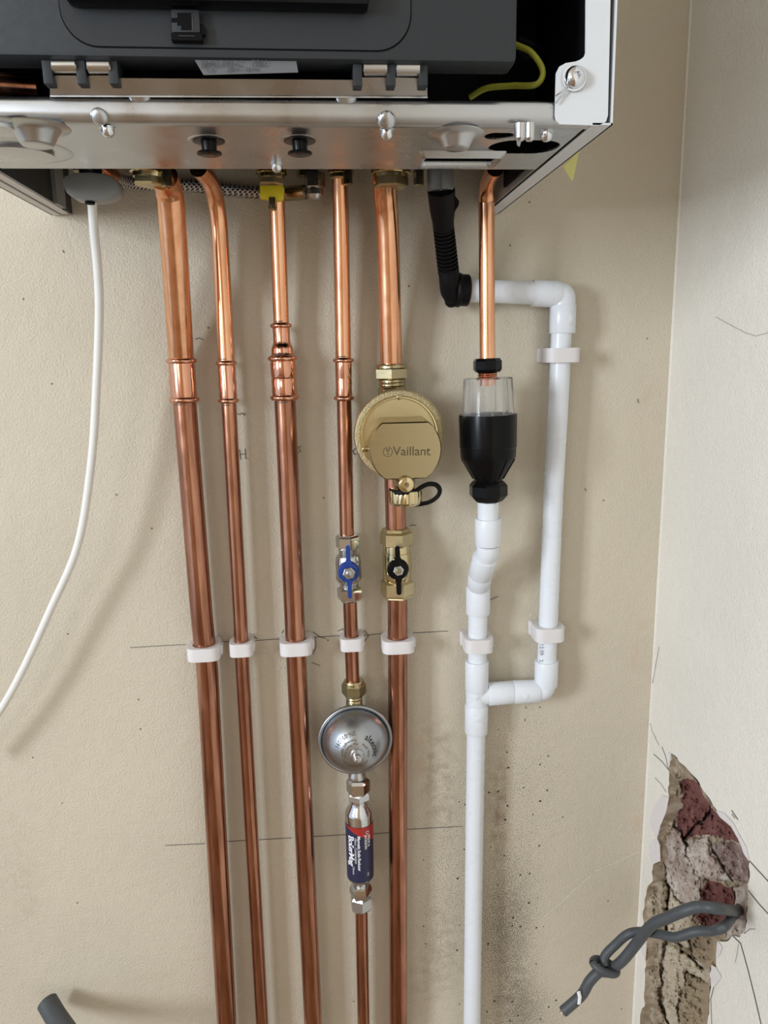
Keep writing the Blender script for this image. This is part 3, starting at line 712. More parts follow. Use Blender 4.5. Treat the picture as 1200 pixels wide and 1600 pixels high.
coupling('thick press coupling on the leftmost copper pipe', (283.5,564), (288,624.5), O1, [(559,18.5)] + bead(564, 24, base=20) + [(572,20.4),(590,19.9),(597,20.5),(608,20.0),(617,20.4)] + bead(624.5, 23.8, base=20) + [(629.5,18)], {556.5: 18.9, 631.5: 18.3})
coupling('thin press coupling on the second copper pipe from the left', (353.4,567.5), (357,626), O2, [(563,12)] + bead(567.5, 16.6, 3.6, 13.6) + [(575,14),(592,13.2),(598,14.2),(612,13.4),(619,14)] + bead(626, 16.5, 3.6, 13.6) + [(630.5,11)], {561: 12.7, 632.5: 12})
coupling('stepped reducing press coupling below the gas lever pipe', (439,509), (445,621), O3, [(504,12)] + bead(509, 17, 3.8, 13.4) + [(517,13.2),(530,13.0),(536,13.4),(539,14.6),(542,16),(546,16.9),(550,17),(553,17.5)] + bead(560, 23.4, 4.4, 19) + [(569,20),(588,19.6),(590,18.6),(592,19.6),(604,19.3),(613,19.9)] + bead(621, 23, 4.4, 19) + [(626,17)], {502.5: 12.2, 553.5: 17.9, 628: 17.4})
coupling('thin press coupling between the gas pipe and the brass filter', (536.5,563), (537.5,622), O4, [(558.5,12)] + bead(563, 16.5, 3.6, 13) + [(570,13.2),(590,12.8),(592,12.2),(594,12.9),(608,12.6),(615,13.2)] + bead(622, 16.5, 3.6, 13) + [(626.5,11.5)], {557: 12.3})

# brass valves under the boiler
def brass_valve(label, cx, cy, hw, off, nip=None, ybot=292):
    t = thing('isolating_valve', label, 'valve', at(cx, cy, off))
    s = sc(cx, cy, off)
    c = at(cx, 262, off)
    body = MB(); lathe_px(body, (cx, 240), (cx, ybot), off, [(235, hw * .8), (262, hw * .82), (264, hw * 1.08), (272, hw * 1.1), (273, hw * .95), (279, hw * .92)], 32)
    build(body, 'valve_body', m_brassp, t)
    build(lathe_px(MB(), (cx, 276), (cx, ybot), off, hexprof(277, ybot, hw * .95, .16), 6, phase=.3), 'union_nut', m_brass, t, smooth=20)
    if nip:
        q = at(nip, 264, off + .012)
        build(MB().lathe(q + Vector((0, 0, .012)), DN, [(0, .0036), (.013, .0036), (.0132, .0048), (.0262, .0048), (.0267, .0040)], 18), 'test_nipple', m_brassm, t)
        build(MB().tube([q + Vector((0, 0, .008)), c + Vector((0, 0, .006))], .004, 12), 'nipple_arm', m_brass, t)
    return t
brass_valve('brass valve at the top of the leftmost copper pipe', 236, 270, 40 / 1.35, .115, 259, 291)
gv = brass_valve('brass gas valve carrying a yellow lever', 424, 272, 22, .045, None, 290)
lv = [at(x, y, .066) for x, y in ((406, 290), (442, 289), (444, 294), (443, 310), (436, 313), (422, 311), (406, 309))]
build(MB().prism(lv, (0, .010, 0)), 'lever', m_yel, gv, smooth=20, bevel=.0008)['label'] = 'yellow plastic gas lever'
build(MB().box(at(420, 308, .068), at(431, 323, .062)).lathe(at(425.5, 322, .065), DN, [(0, .004), (.003, .004), (.004, .003)], 12), 'lever_stop', m_brassm, gv, smooth=20)
brass_valve('small brass valve above the pipe with the blue-handled valve', 533, 270, 19, .040, 543, 280)
brass_valve('large brass hex valve above the round brass filter', 611, 272, 29, .075, 654, 294)

# flexible filling hose and grey knob
hs = thing('filling_hose', 'braided steel flexible hose looping behind the copper pipes under the boiler', 'hose', at(160, 272, .04))
build(MB().tube(bez([at(158, 268, .06), at(180, 278, .04), at(215, 287, .016), at(300, 290, .010), at(390, 300, .0095), at(440, 302, .012), at(480, 300, .025)]), .0062, 14), 'braided_sleeve', m_braid, hs)
p, q = at(150, 262, .064), at(178, 276, .042)
build(MB().lathe(p, q - p, [(0, .007), (.004, .0085), (.012, .0085), (.013, .0075), ((q - p).length, .0075)], 18), 'ferrule', m_copd, hs)
p, q = at(447, 303, .013), at(478, 300, .025)
build(MB().lathe(p, q - p, [(0, .0072), ((q - p).length, .0072)], 18), 'ferrule', m_brassm, hs)
hn = MB(); lathe_px(hn, (491, 262), (492, 312), .030, hexprof(268, 296, 17, .1), 6, phase=.2); lathe_px(hn, (491, 262), (492, 312), .030, [(290, 14), (305, 14), (311, 10), (313, 6)], 24)
build(hn, 'elbow_nut', m_nickel, hs, smooth=25)
build(lathe_px(MB(), (476, 255), (476, 290), .028, [(245, 10), (266, 10), (268, 12), (276, 12)], 20), 'elbow_body', m_brassm, hs)
kb = thing('filling_tap', 'grey plastic turning tap knob hanging under the left of the boiler', 'tap', at(146, 290, .10))
kp = at(147, 296, .10); s = sc(147, 293, .10)
kout = [(-43,-9),(-38,-16),(-20,-21),(0,-22),(20,-20),(36,-14),(42,-6),(41,8),(30,16),(12,20),(-8,20),(-26,17),(-38,8)]
km = MB().prism([kp + Vector((x * s, .011, -y * s)) for x, y in kout], (0, -.022, 0))
build(km, 'tap_handle', m_knob, kb, smooth=40, bevel=.003)
build(lathe_px(MB(), (141, 245), (142, 280), .10, [(235, 13), (262, 13), (264, 17), (276, 17), (278, 19)], 24), 'collar', m_blackm, kb)
build(lathe_px(MB(), (136, 240), (136, 270), .10, [(228, 17), (262, 17), (266, 20), (270, 20)], 24), 'spindle', m_brassm, kb)
build(MB().lathe(kp + Vector((-.003, -.006, -.0115)), DN, [(0, .0042), (.002, .0042)], 16), 'hole_ring', m_dark, kb)
tag(build(MB().tube(bez([at(143, 306, .100), at(147, 360, .092), at(153, 425, .080), at(155, 490, .071), at(151, 600, .060), at(143, 720, .053), at(122, 850, .048), at(80, 950, .043), at(34, 1050, .040), at(-5, 1118, .038), at(-60, 1190, .036)]), .0041, 16), 'white_cable', m_cable), 'white round cable hanging in a long curve from the grey knob', 'cable')

# ------------------------------------------------------------------ brass filter
vf = thing('magnetic_filter', 'round brass filter reading Vaillant with a knurled drain cap below', 'filter', at(623, 750, .06))
build(lathe_px(MB(), (611.5,569), (612.3,604), O5, [(569, 17), (569.2, 23.5), (571, 24.5), (575, 24.5), (575.4, 20)], 36), 'nut_collar', m_brassm, vf)
build(lathe_px(MB(), (611.5,569), (612.3,604), O5, hexprof(574.5, 593, 27.5, .12), 6, phase=PI / 6 + .1), 'compression_nut', m_brassm, vf, smooth=20)
build(lathe_px(MB(), (612,569), (613.3,640), O5, [(592, 19.5), (594, 20.8), (596.5, 20.8), (597.5, 19.6), (599, 20.6), (602, 21), (604, 19.5), (607, 22), (640, 24)], 36), 'threaded_neck', m_brassm, vf)
OV = .047
fc = at(623, 679, OV); s = sc(623, 679, OV); Rv = 70.5 * s
build(MB().lathe(fc + Vector((0, .034, 0)), FWD, [(0, Rv * .45), (.008, Rv * .72), (.018, Rv * .92), (.026, Rv * .985), (.034, Rv), (.040, Rv), (.0415, Rv * .985), (.0415, Rv * .90)], 72), 'filter_body', m_brass, vf, smooth=50)
build(MB().lathe(fc + Vector((0, -.0068, 0)), FWD, [(0, Rv * .99), (.0012, Rv * .975), (.0016, Rv * .95), (.0016, Rv * .87), (-.002, Rv * .86)], 96, cap=False), 'rim', m_brassr, vf, smooth=50)
build(MB().lathe(fc + Vector((0, -.0068, 0)), FWD, [(-.004, Rv * .862), (.0022, Rv * .856), (.0032, Rv * .84), (.0032, Rv * .812), (.0010, Rv * .795), (-.004, .785 * Rv)], 96, cap=False), 'locking_ring', m_brassp, vf, smooth=40)
build(MB().lathe(fc + Vector((0, -.0068, 0)), FWD, [(-.0040, .79 * Rv), (-.0026, .78 * Rv), (-.0022, Rv * .74), (-.0022, Rv * .01)], 96), 'cover_plate', m_brassm, vf, smooth=40)
for a in (90, 200):
    nb = MB()
    a = math.radians(a); c = fc + Vector((math.cos(a) * Rv * .83, -.0098, math.sin(a) * Rv * .83))
    nb.lathe(c, FWD, [(-.002, .0028), (.0006, .0026), (.001, .0018)], 14)
    build(nb, 'index_nib', m_brassm, vf)
OVF = .092
cc = at(634, 703, OVF); s2 = sc(634, 703, OVF); Rc = 55 * s2
zt = at(634, 661.5, OVF).z; zb = at(634, 747, OVF).z
def trunc(R, off, grow=0.):
    out = []
    for k in range(72):
        a = 2 * PI * k / 72 + .01
        x, z = R * math.cos(a), R * math.sin(a)
        out.append(Vector((cc.x + x, -off, min(max(cc.z + z, zb - grow), zt + grow))))
    return out
tc_ = MB(); A = trunc(Rc, OVF, 0); B = trunc(Rc * 1.03, OVF - .0015, .0012); D = trunc(Rc * 1.06, OV + .004, .004)
tc_.add(A + B + D, [tuple(range(72))[::-1]] + [(k*72+i, k*72+(i+1) % 72, (k+1)*72+(i+1) % 72, (k+1)*72+i) for k in range(2) for i in range(72)])
cover = build(tc_, 'cover_cap', m_brassm, vf, smooth=30)
tilt = math.radians(-1.5)
text_mesh('Vaillant', .0128, flat_text(643.5, 705.5, OVF + .0003, tilt), 'lettering', m_engr, cover, 1.0, .0001)
# hare in a ring
hp = at(606, 706, OVF + .0002); hr = 7.6 * s2
hm = MB(); n = 28
arc = [(math.cos(a), math.sin(a)) for a in np.linspace(math.radians(125), math.radians(415), n)]
for (a, b) in zip(arc[:-1], arc[1:]):
    hm.add([hp + Vector((r_ * hr * p_[0], 0, r_ * hr * p_[1] * 1.06)) for r_, p_ in ((.86, a), (1, a), (1, b), (.86, b))], [(0, 1, 2, 3)])
for sgn in (-1, 1):
    hm.add([hp + Vector((sgn * x * hr, 0, z * hr)) for x, z in ((.05, .05), (.12, .55), (.30, 1.15), (.42, 1.1), (.36, .6), (.24, .1))], [tuple(range(6))])
hm.add([hp + Vector((x * hr, 0, z * hr)) for x, z in ((-.06, .15), (.06, .15), (.05, -.45), (0, -.55), (-.05, -.45))], [tuple(range(5))])
for sgn in (-1, 1): hm.add([hp + Vector((sgn * x * hr, 0, z * hr)) for x, z in ((.05, -.50), (.30, -.42), (.32, -.52), (.06, -.62))], [(0, 1, 2, 3)])
build(hm, 'hare_emblem', m_engr, cover, smooth=0)
# drain boss with slotted screw, knurled cap, strap
db = at(635, 757.5, .098); ds = sc(635, 757.5, .098)
build(MB().lathe(db + Vector((0, .028, 0)), FWD, [(0, 17 * ds), (.018, 15 * ds), (.021, 13.4 * ds), (.026, 12.8 * ds), (.0275, 12 * ds)], 32).lathe(at(633, 748, .072), DN, [(-.004, .011), (.004, .0105), (.009, .0098), (.016, .0095)], 28), 'drain_boss', m_brassm, vf)
build(MB().lathe(db + Vector((0, .001, 0)), FWD, [(0, 11.3 * ds), (.001, 11.3 * ds), (.0013, 10.6 * ds), (.0013, 4.5 * ds), (-.0005, 3.6 * ds), (-.0005, .1 * ds)], 32), 'drain_screw', m_brassp, vf)
build(MB().box(db + Vector((-.0004, -.0009, .004)), db + Vector((.0005, -.0004, .0075))).lathe(db + Vector((0, -.0002, 0)), FWD, [(0, .0017), (.0004, .0015)], 6), 'screw_slot', m_copd, vf, smooth=0)
cap_ = MB(); lathe_px(cap_, (633, 764), (633, 790), .076, [(764.5, 22), (765, 25.5), (767, 26.2), (783, 26.2), (785, 25), (788, 22), (788.2, 10)], 120, ripple=lambda a, t: 1 + (.022 if math.sin(24 * a) > 0 else -.022) * (1 if .002 < t < .0125 else 0))
build(cap_, 'drain_cap', m_brassp, vf, smooth=30)
build(lathe_px(MB(), (630, 787), (630, 792), .076, [(786, 8), (790, 7), (792, 3)], 16), 'cap_tip', m_nickel, vf)
stp = bez([at(609, 766, .076), at(618, 769.5, .088), at(632, 770, .0925), at(648, 768, .089), at(657, 762, .084), at(669, 756.5, .081), at(681, 757.5, .080), at(687, 765, .079), at(684, 775, .078), at(672, 784, .078), at(655, 788, .077), at(640, 789, .076)], 6)
build(MB().tube(stp, .0025, 12, flat=.55), 'cap_strap', m_blackm, vf)

# ------------------------------------------------------------------ lever valves
def lever_valve(name, label, c0, c1, off, parts, mb_, mn, hub, hr_, arms, aw, mh, hexr):
    t = thing(name, label, 'valve', at(*c1, off))
    for nm, prof, n, mt in parts:
        build(lathe_px(MB(), c0, c1, off, prof, n, phase=.25 if n == 6 else 0), nm, mt, t, smooth=20 if n == 6 else 45)
    oh = off + .027; hc = at(*hub, oh); s = sc(*hub, oh)
    st = MB().lathe(at(hub[0], hub[1], off) , FWD, [(0, hr_ * s * .8), (.020, hr_ * s * .75), (.024, hr_ * s * .5)], 24)
    build(st, 'stem', mb_, t)
    hd = MB().lathe(hc + Vector((0, .005, 0)), FWD, [(0, hr_ * s * .96), (.002, hr_ * s), (.0045, hr_ * s), (.0062, hr_ * s * .86), (.0066, hr_ * s * .5)], 36)
    for (x, y, o_) in arms:
        e = at(x, y, oh + o_); d = (e - hc).normalized(); sd = Vector((d.z, 0, -d.x)) * aw * s / 2
        b0 = hc + d * hr_ * s * .6
        md = hc + d * (hr_ * s * 1.25)
        loop_ = [b0 - sd * 1.9, md - sd * 1.05, e - sd - d * .0015, e - sd * .5, e + sd * .5, e + sd - d * .0015, md + sd * 1.05, b0 + sd * 1.9]
        hd.prism([p + Vector((0, -.0015, 0)) for p in loop_], (0, .0045, 0))
    hd_o = build(hd, 'handle', mh, t, smooth=40)
    build(MB().lathe(hc + Vector((0, -.0014, 0)), FWD, [(0, hexr * s * .92), (.0008, hexr * s), (.0038, hexr * s), (.0045, hexr * s * .85)], 6, phase=.2), 'handle_nut', m_nickel, t, smooth=20)
    build(MB().lathe(hc + Vector((0, -.005, 0)), FWD, [(0, hexr * s * .52), (.0025, hexr * s * .5), (.003, hexr * s * .4)], 18), 'spindle_end', m_steel if mh is m_blue else m_brassd, t)
    return t
thr = lambda y0, y1, hw, n=4: [(y0 + (y1 - y0) * k / (2 * n), hw - (1.2 if k % 2 else 0)) for k in range(2 * n + 1)]
lever_valve('lever_valve', 'chrome ball valve with a blue butterfly handle', (542.5,835), (546.5,938), O4,
    [('compression_nut', [(834.5, 13), (835, 17)] + hexprof(836, 857, 18.6, .14), 6, m_chrome), ('thread', thr(856, 868, 15), 32, m_nickel),
     ('valve_body', [(866, 15), (868, 18.5), (872, 19.5), (878, 20.5), (882, 20), (897, 20), (903, 20.5), (907, 18), (911, 15)], 36, m_nickel), ('thread', thr(907, 919, 15), 32, m_nickel),
     ('compression_nut', hexprof(917, 937, 19.6, .14) + [(938.5, 15)], 6, m_chrome)], m_nickel, m_chrome, (545, 894), 17, [(543.5, 852, 0.0), (547, 934.5, 0.0)], 6.4, m_blue, 10)
lever_valve('lever_valve', 'polished brass ball valve with a black butterfly handle', (619,825), (621,934), O5,
    [('compression_nut', [(824, 17), (825, 21), (829, 24)] + hexprof(829.5, 852, 26, .12), 6, m_brass), ('valve_body', [(850, 21), (853, 21.5), (862, 21.5), (862.5, 22.4), (868, 22.6), (890, 22.4), (905, 22), (908, 19)], 36, m_brassp),
     ('compression_nut', hexprof(906, 930, 26, .12) + [(932, 23), (934, 17)], 6, m_brass)], m_brassp, m_brass, (622, 890), 17, [(620.5, 853, 0.0), (623.5, 929, 0.0)], 7.6, m_black, 8.5)

# ------------------------------------------------------------------ shock arrestor
sa = thing('shock_arrestor', 'round steel water hammer arrestor reading altecnic', 'shock arrestor', at(556, 1211, .022))
build(lathe_px(MB(), (552.5,1062), (553.5,1100), O4, [(1062, 12), (1062.5, 15)] + hexprof(1065, 1086, 19, .2), 6, phase=.1), 'compression_nut', m_brassd, sa, smooth=20)
build(lathe_px(MB(), (552.5,1062), (554,1110), O4, [(1062, 14.5), (1064, 16), (1067, 16), (1086, 15), (1088, 12), (1090, 13), (1092, 12), (1094, 13), (1112, 13)], 30), 'neck', m_brassm, sa)
build(lathe_px(MB(), (557,1190), (558,1213), O4, [(1190, 12), (1205, 12), (1209, 14), (1214, 14)], 24), 'outlet', m_nickel, sa)
OA = .032
ac = at(555, 1155, OA); as_ = sc(555, 1155, OA); Ra = 58.5 * as_
build(MB().lathe(ac + Vector((0, .024, 0)), FWD, [(0, Ra * .3), (.006, Ra * .6), (.014, Ra * .85), (.021, Ra * .95), (.022, Ra * .985), (.0245, Ra), (.027, Ra * .985), (.0275, Ra * .95), (.0265, Ra * .91), (.0245, Ra * .895)], 72, cap=False), 'back_shell', m_steel, sa, smooth=60)
def dome_y(rho):                # height of the dome over its rim
    x = min(rho / (Ra * .895), 1.0)
    return .036 * (1 - x ** 2.3) ** .62
dm = MB().lathe(ac, FWD, [(-.001 if k == 0 else dome_y(Ra * .895 * (1 - k / 24)), Ra * .895 * (1 - k / 24) + (1e-5 if k == 24 else 0)) for k in range(25)], 72, cap=False)
dome = build(dm, 'dome', m_steel, sa, smooth=70)
tip = ac + Vector((0, -dome_y(0), 0))
build(MB().lathe(tip + Vector((0, .002, 0)), FWD, [(0, 10 * as_), (.0042, 10 * as_), (.0050, 9 * as_), (.0052, 6.6 * as_), (.0125, 6.2 * as_), (.013, 5 * as_)], 30).lathe(tip + Vector((0, -.010, 0)), FWD, [(0, 4.4 * as_), (.003, 4.4 * as_), (.0042, 3 * as_), (.0045, .2 * as_)], 20), 'charging_valve', m_nickel, sa)
def arc_text(R, mid_deg, outward):   # text laid round the stem on the dome
    a0 = math.radians(mid_deg)
    def fn(x, y, z):
        if outward: a = a0 - x / R; r_ = R + y
        else: a = a0 + x / R; r_ = R - y
        return (ac.x + r_ * math.cos(a), ac.y - dome_y(r_) - .0008, ac.z + r_ * math.sin(a))
    return fn
text_mesh('altecnic', .0088, arc_text(.0215, 22, True), 'lettering', m_dprint, dome, 1.08, .0001)
text_mesh('Model  Potter', .0034, arc_text(.0135, 20, True), 'lettering', m_engr, dome)
text_mesh('SN-090091', .0058, arc_text(.0235, 128, False), 'lettering', m_dprint, dome, 1.15)
text_mesh('Thermogio 160', .0040, arc_text(.0170, 130, False), 'lettering', m_engr, dome)
text_mesh('Max Work 10 bar', .0036, arc_text(.0130, 140, False), 'lettering', m_engr, dome)
text_mesh('Max Temp 110 C', .0034, arc_text(.0165, 215, False), 'lettering', m_engr, dome)
text_mesh('Precharge 3.5 bar', .0030, arc_text(.0150, 285, False), 'lettering', m_engr, dome)

# ------------------------------------------------------------------ scale reducer
sr = thing('scale_reducer', 'slim chrome cylinder scale reducer with a navy and red label', 'scale reducer', at(564, 1421, O4))
a0, a1 = (559.5, 1215), (564.5, 1421)
def srl(nm, prof, n, m, **k): return build(lathe_px(MB(), a0, a1, O4, prof, n, **k), nm, m, sr, smooth=20 if n == 6 else 45)
srl('compression_nut', [(1215, 12), (1216, 15)] + hexprof(1217, 1238, 18.6, .14), 6, m_chrome, phase=.1)
srl('adapter_nut', hexprof(1236, 1249, 18, .2), 6, m_chrome, phase=.5)
srl('cylinder', [(1246, 13), (1252, 13.3), (1256, 14.5), (1265, 20.5), (1268, 21.4), (1272, 21.6), (1364, 20.6), (1369, 19.8), (1373, 16), (1376, 10.5), (1384, 10.5)], 48, m_chrome)
srl('adapter_nut', hexprof(1381, 1400, 17.4, .3), 6, m_chrome, phase=.1)
srl('compression_nut', hexprof(1398, 1419, 17.2, .14) + [(1421, 13)], 6, m_nickel, phase=.45)
def cyl_pt(y, ang, dr):         # on the cylinder: photo row y, angle from the front, extra radius
    s_ = (y - a0[1]) / (a1[1] - a0[1]); x = a0[0] + (a1[0] - a0[0]) * s_
    r_ = (21.6 - (y - 1272) / 92) * sc(x, y, O4) + dr; c = at(x, y, O4)
    return Vector((c.x + math.sin(ang) * r_, c.y - math.cos(ang) * r_, c.z))
lb = MB(); NA, NY = 40, 10
lb.add([cyl_pt(1281 + 85 * j / NY, -2.6 + 5.2 * i / NA, .00025) for j in range(NY + 1) for i in range(NA + 1)], [(j*(NA+1)+i, j*(NA+1)+i+1, (j+1)*(NA+1)+i+1, (j+1)*(NA+1)+i) for j in range(NY) for i in range(NA)])
lab = build(lb, 'label', m_navy, sr, smooth=60)
rd = MB(); NA = 24
for i in range(NA):
    u0, u1 = i / NA, (i + 1) / NA
    A0, A1 = -1.25 + 2.7 * u0, -1.25 + 2.7 * u1
    rd.add([cyl_pt(1281, A0, .0004), cyl_pt(1281, A1, .0004), cyl_pt(1281 + 28 * u1, A1, .0004), cyl_pt(1281 + 28 * u0, A0, .0004)], [(0, 1, 2, 3)])
build(rd, 'red_flash', m_red, lab, smooth=60)
rcy = 21.1 * sc(561, 1320, O4)
def cyl_text(y, ang):           # reads downwards
    s_ = sc(561, y, O4) * 1.02
    return lambda x, yy, z: cyl_pt(y + x / s_, ang + yy / rcy, .0006)
text_mesh('BoilerMag', .0105, cyl_text(1318, -.72), 'lettering', m_wprint, lab, .86, .00025)
text_mesh('Magnetic Scale Reducer', .0050, cyl_text(1320, -.10), 'lettering', m_wprint, lab, .9, .0001)
text_mesh('15mm - Compression', .0040, cyl_text(1316, -.34), 'lettering', m_wprint, lab, .9)
text_mesh('SPEAR &', .0042, cyl_text(1303, .66), 'lettering', m_wprint, lab, .95, .0001)
text_mesh('JACKSON', .0042, cyl_text(1304, .40), 'lettering', m_wprint, lab, .95, .0001)
text_mesh('D', .0058, cyl_text(1290, .53), 'lettering', m_wprint, lab)
text_mesh('15mm', .0040, cyl_text(1347, -.55), 'lettering', m_wprint, lab); text_mesh('CE', .0036, cyl_text(1354, .55), 'lettering', m_wprint, lab)

# ------------------------------------------------------------------ tundish
td = thing('tundish', 'black tundish with clear fluted cup below the bright copper discharge pipe', 'tundish', at(763, 784, O6))
def tl(nm, prof, n, m, sm=None, **k): return build(lathe_px(MB(), (761.6, 560), (763.2, 784), O6, prof, n, **k), nm, m, td, smooth=sm or (20 if n in (6, 8) else 45))
tl('top_nut', hexprof(560, 581.5, 22.5, .2), 8, m_black, phase=.39)
tl('threaded_tail', thr(580, 592, 15.6, 4) + [(594, 13), (604, 13)], 32, m_cfit)
rip = lambda a, t: 1 + .018 * math.copysign(min(1, abs(math.sin(5 * a)) * 3), math.sin(5 * a))
cup = lathe_px(MB(), (761.6, 560), (763.2, 784), O6, [(590, 14), (590, 37), (591, 38), (620, 39.6), (650, 41.4), (650, 39.3), (620, 37.6), (592.5, 36), (592.5, 14)], 80, ripple=rip, cap=False)
build(cup, 'clear_cup', m_clear, td, smooth=50)
fl2 = MB()
for k in range(10):
    a = 2 * PI * k / 10 + .3
    p, q = at(761.7, 592, O6), at(762, 647, O6); r0, r1 = 35.5 * sc(762, 592, O6), 38.6 * sc(762, 647, O6)
    dv = Vector((math.cos(a), math.sin(a), 0)); tv = Vector((-math.sin(a), math.cos(a), 0)) * .0011
    fl2.add([p + dv * r0 - tv, p + dv * r0 + tv, q + dv * r1 + tv, q + dv * r1 - tv, p + dv * (r0 - .003) - tv, p + dv * (r0 - .003) + tv, q + dv * (r1 - .0045) + tv, q + dv * (r1 - .0045) - tv],
            [(0,1,2,3),(4,7,6,5),(0,4,5,1),(1,5,6,2),(2,6,7,3),(3,7,4,0)])
build(fl2, 'cup_fins', m_clear, td, smooth=0)
tl('funnel', [(649, 40), (647, 42), (647, 45), (649, 45.3), (698, 44.2), (699, 43.5), (713, 43), (718, 41), (748, 23), (752, 21), (755, 21)], 64, m_black, 30, cap=False)
fb = MB()
for k in range(12):
    a = 2 * PI * k / 12
    pts_ = []
    for y, hw in ((716, 41.5), (747, 23.5)):
        c = at(762.8, y, O6); s_ = sc(762.8, y, O6); dv = Vector((math.cos(a), math.sin(a), 0)); tv = Vector((-math.sin(a), math.cos(a), 0)) * .0007
        pts_ += [c + dv * hw * s_ - tv, c + dv * hw * s_ + tv, c + dv * (hw + 1.6) * s_ + tv, c + dv * (hw + 1.6) * s_ - tv]
    fb.add(pts_, [(0,1,2,3),(4,7,6,5),(0,4,5,1),(1,5,6,2),(2,6,7,3),(3,7,4,0)])
build(fb, 'funnel_ribs', m_black, td, smooth=0)
tl('bottom_nut', [(750, 22)] + hexprof(753, 778, 30, .2) + [(782, 22), (784, 18)], 8, m_black, phase=.39)

# ------------------------------------------------------------------ white waste pipes
OW, OW2 = .022, .022
RW = .0110
def wpipe(pts, label, r=RW, smoothn=0): return pipe('waste_pipe', pts, (r,), label, m_pvc, smoothn=smoothn)
def sock_prof(y0, y1, hw): return [(y0, hw - 3), (y0 + .3, hw - .6), (y0 + 1.5, hw), (y1 - 1.5, hw), (y1 - .3, hw - .6), (y1, hw - 3)]
def sleeve(mb, p, q, r, n=36):
    L = (q - p).length; return mb.lathe(p, q - p, [(0, r - .0022), (.0002, r - .0004), (.001, r), (L - .001, r), (L - .0002, r - .0004), (L, r - .0022)], n)
wpipe([(762.8, 775, O6), (762.5, 830, .066)], 'short white waste pipe just under the black tundish nut', .0112)
# upper swept bend
ub = thing('waste_bend', 'white angled bend directly under the tundish, upper of the two', 'pipe bend', at(756, 890, .05))
P0, P1, P2 = at(762.5, 809, .066), at(762.3, 851, .064), at(757, 872, .056)
build(sleeve(MB(), P0, P1, .0139), 'socket', m_pvc, ub)
E0, E1 = at(753.5, 884, .093), at(748.5, 904, .072)
build(MB().tube(bez([P1, at(761.5, 862, .062), at(757.5, 874, .054)], 6), .0124, 28), 'bend_body', m_pvc, ub, smooth=50)
build(sleeve(MB(), at(759, 869, .058), at(750.5, 897, .038), .0136), 'socket', m_pvc, ub)
lbnd = thing('waste_bend', 'white angled bend above the clip, lower of the two below the tundish', 'pipe bend', at(747, 959, .022))
build(sleeve(MB(), at(751.2, 894.5, .040), at(747.6, 914, .027), .0132), 'socket', m_pvc, lbnd)
build(MB().tube(bez([at(748.4, 908, .030), at(747.3, 916, .025), at(747, 926, OW)], 6), .0124, 28), 'bend_body', m_pvc, lbnd, smooth=50)
build(sleeve(MB(), at(747, 916, OW), at(746.8, 959, OW), .0138), 'socket', m_pvc, lbnd)
wpipe([(746.8, 950, OW), (745.6, 1045, OW)], 'short white waste pipe held in the white clip above the tee')
tee = thing('waste_tee', 'white waste tee joining the branch to the vertical pipe', 'pipe tee', at(744.5, 1144, OW))
tb = MB(); sleeve(tb, at(745.3, 1032, OW), at(744.9, 1078, OW), .0137); build(tb, 'socket', m_pvc, tee)
build(MB().tube([at(744.9, 1074, OW), at(744.5, 1106, OW)], .0127, 32), 'tee_body', m_pvc, tee)
tb = MB(); sleeve(tb, at(744.6, 1101, OW), at(744, 1144, OW), .0137); build(tb, 'socket', m_pvc, tee)
build(MB().tube([at(745, 1086, OW), at(765, 1084.5, OW)], .0123, 32), 'branch_throat', m_pvc, tee)
tb = MB(); sleeve(tb, at(762, 1084.5, OW), at(801, 1081.5, OW), .0137); build(tb, 'socket', m_pvc, tee)
def pip(px, py, off, r=.004): return MB().lathe(at(px, py, off), FWD, [(0, r), (.0008, r), (.0012, r * .8)], 18)
build(pip(747.5, 1124, OW + .0128), 'moulding_mark', m_pvc, tee); build(pip(745, 1090, OW + .0122, .003), 'moulding_mark', m_pvc, tee)
wpipe([(744, 1135, OW), (741.2, 1300, OW), (737.5, 1600, OW), (737, 1640, OW)], 'long white waste pipe dropping from the tee out of the picture')
# lower elbow
le = thing('waste_elbow', 'white lower elbow at the right end of the tee branch', 'pipe elbow', at(854, 1081, OW2))
build(sleeve(MB(), at(800.5, 1081.5, OW), at(841, 1079.5, OW), .0137), 'socket', m_pvc, le)
build(MB().tube(bez([at(838, 1079.6, OW), at(848, 1077, OW), at(853, 1068, OW)], 8), .0125, 32), 'bend_body', m_pvc, le, smooth=60)
build(sleeve(MB(), at(853, 1071, OW), at(854, 1032, OW), .0137), 'socket', m_pvc, le)
build(pip(822, 1088, OW + .0128), 'moulding_mark', m_pvc, le)
rp = wpipe([(853.8, 1045, OW), (865, 760, OW), (872, 640, OW), (877.8, 505, OW)], 'long white waste pipe beside the corner, running between the two elbows')
L_ = rp['_o']
tm = text_mesh('12-09   2', .0062, (lambda p: (lambda x, y, z: (p.x + y, p.y - .0004 + (y + .0022) ** 2 * 40 * 0, p.z - x)))(at(845.5, 1020, OW + .0100)), 'lettering', m_dprint, rp)
# upper elbow
ue = thing('waste_elbow', 'white upper elbow at the top of the pipe beside the corner', 'pipe elbow', at(878, 520, OW))
build(sleeve(MB(), at(831, 458, OW), at(874, 460, OW), .0139), 'socket', m_pvc, ue)
build(MB().tube(bez([at(871, 460, OW), at(879, 463, OW), at(880, 477, OW), at(879.6, 484, OW)], 8), .0130, 32), 'bend_body', m_pvc, ue, smooth=60)
build(sleeve(MB(), at(879.8, 477, OW), at(878.3, 521, OW), .0139), 'socket', m_pvc, ue)
build(pip(889, 497, OW + .0125), 'moulding_mark', m_pvc, ue)
wpipe([(728, 453.5, .024), (840, 458.3, .024)], 'horizontal white waste pipe behind the bright copper discharge pipe', .0119)

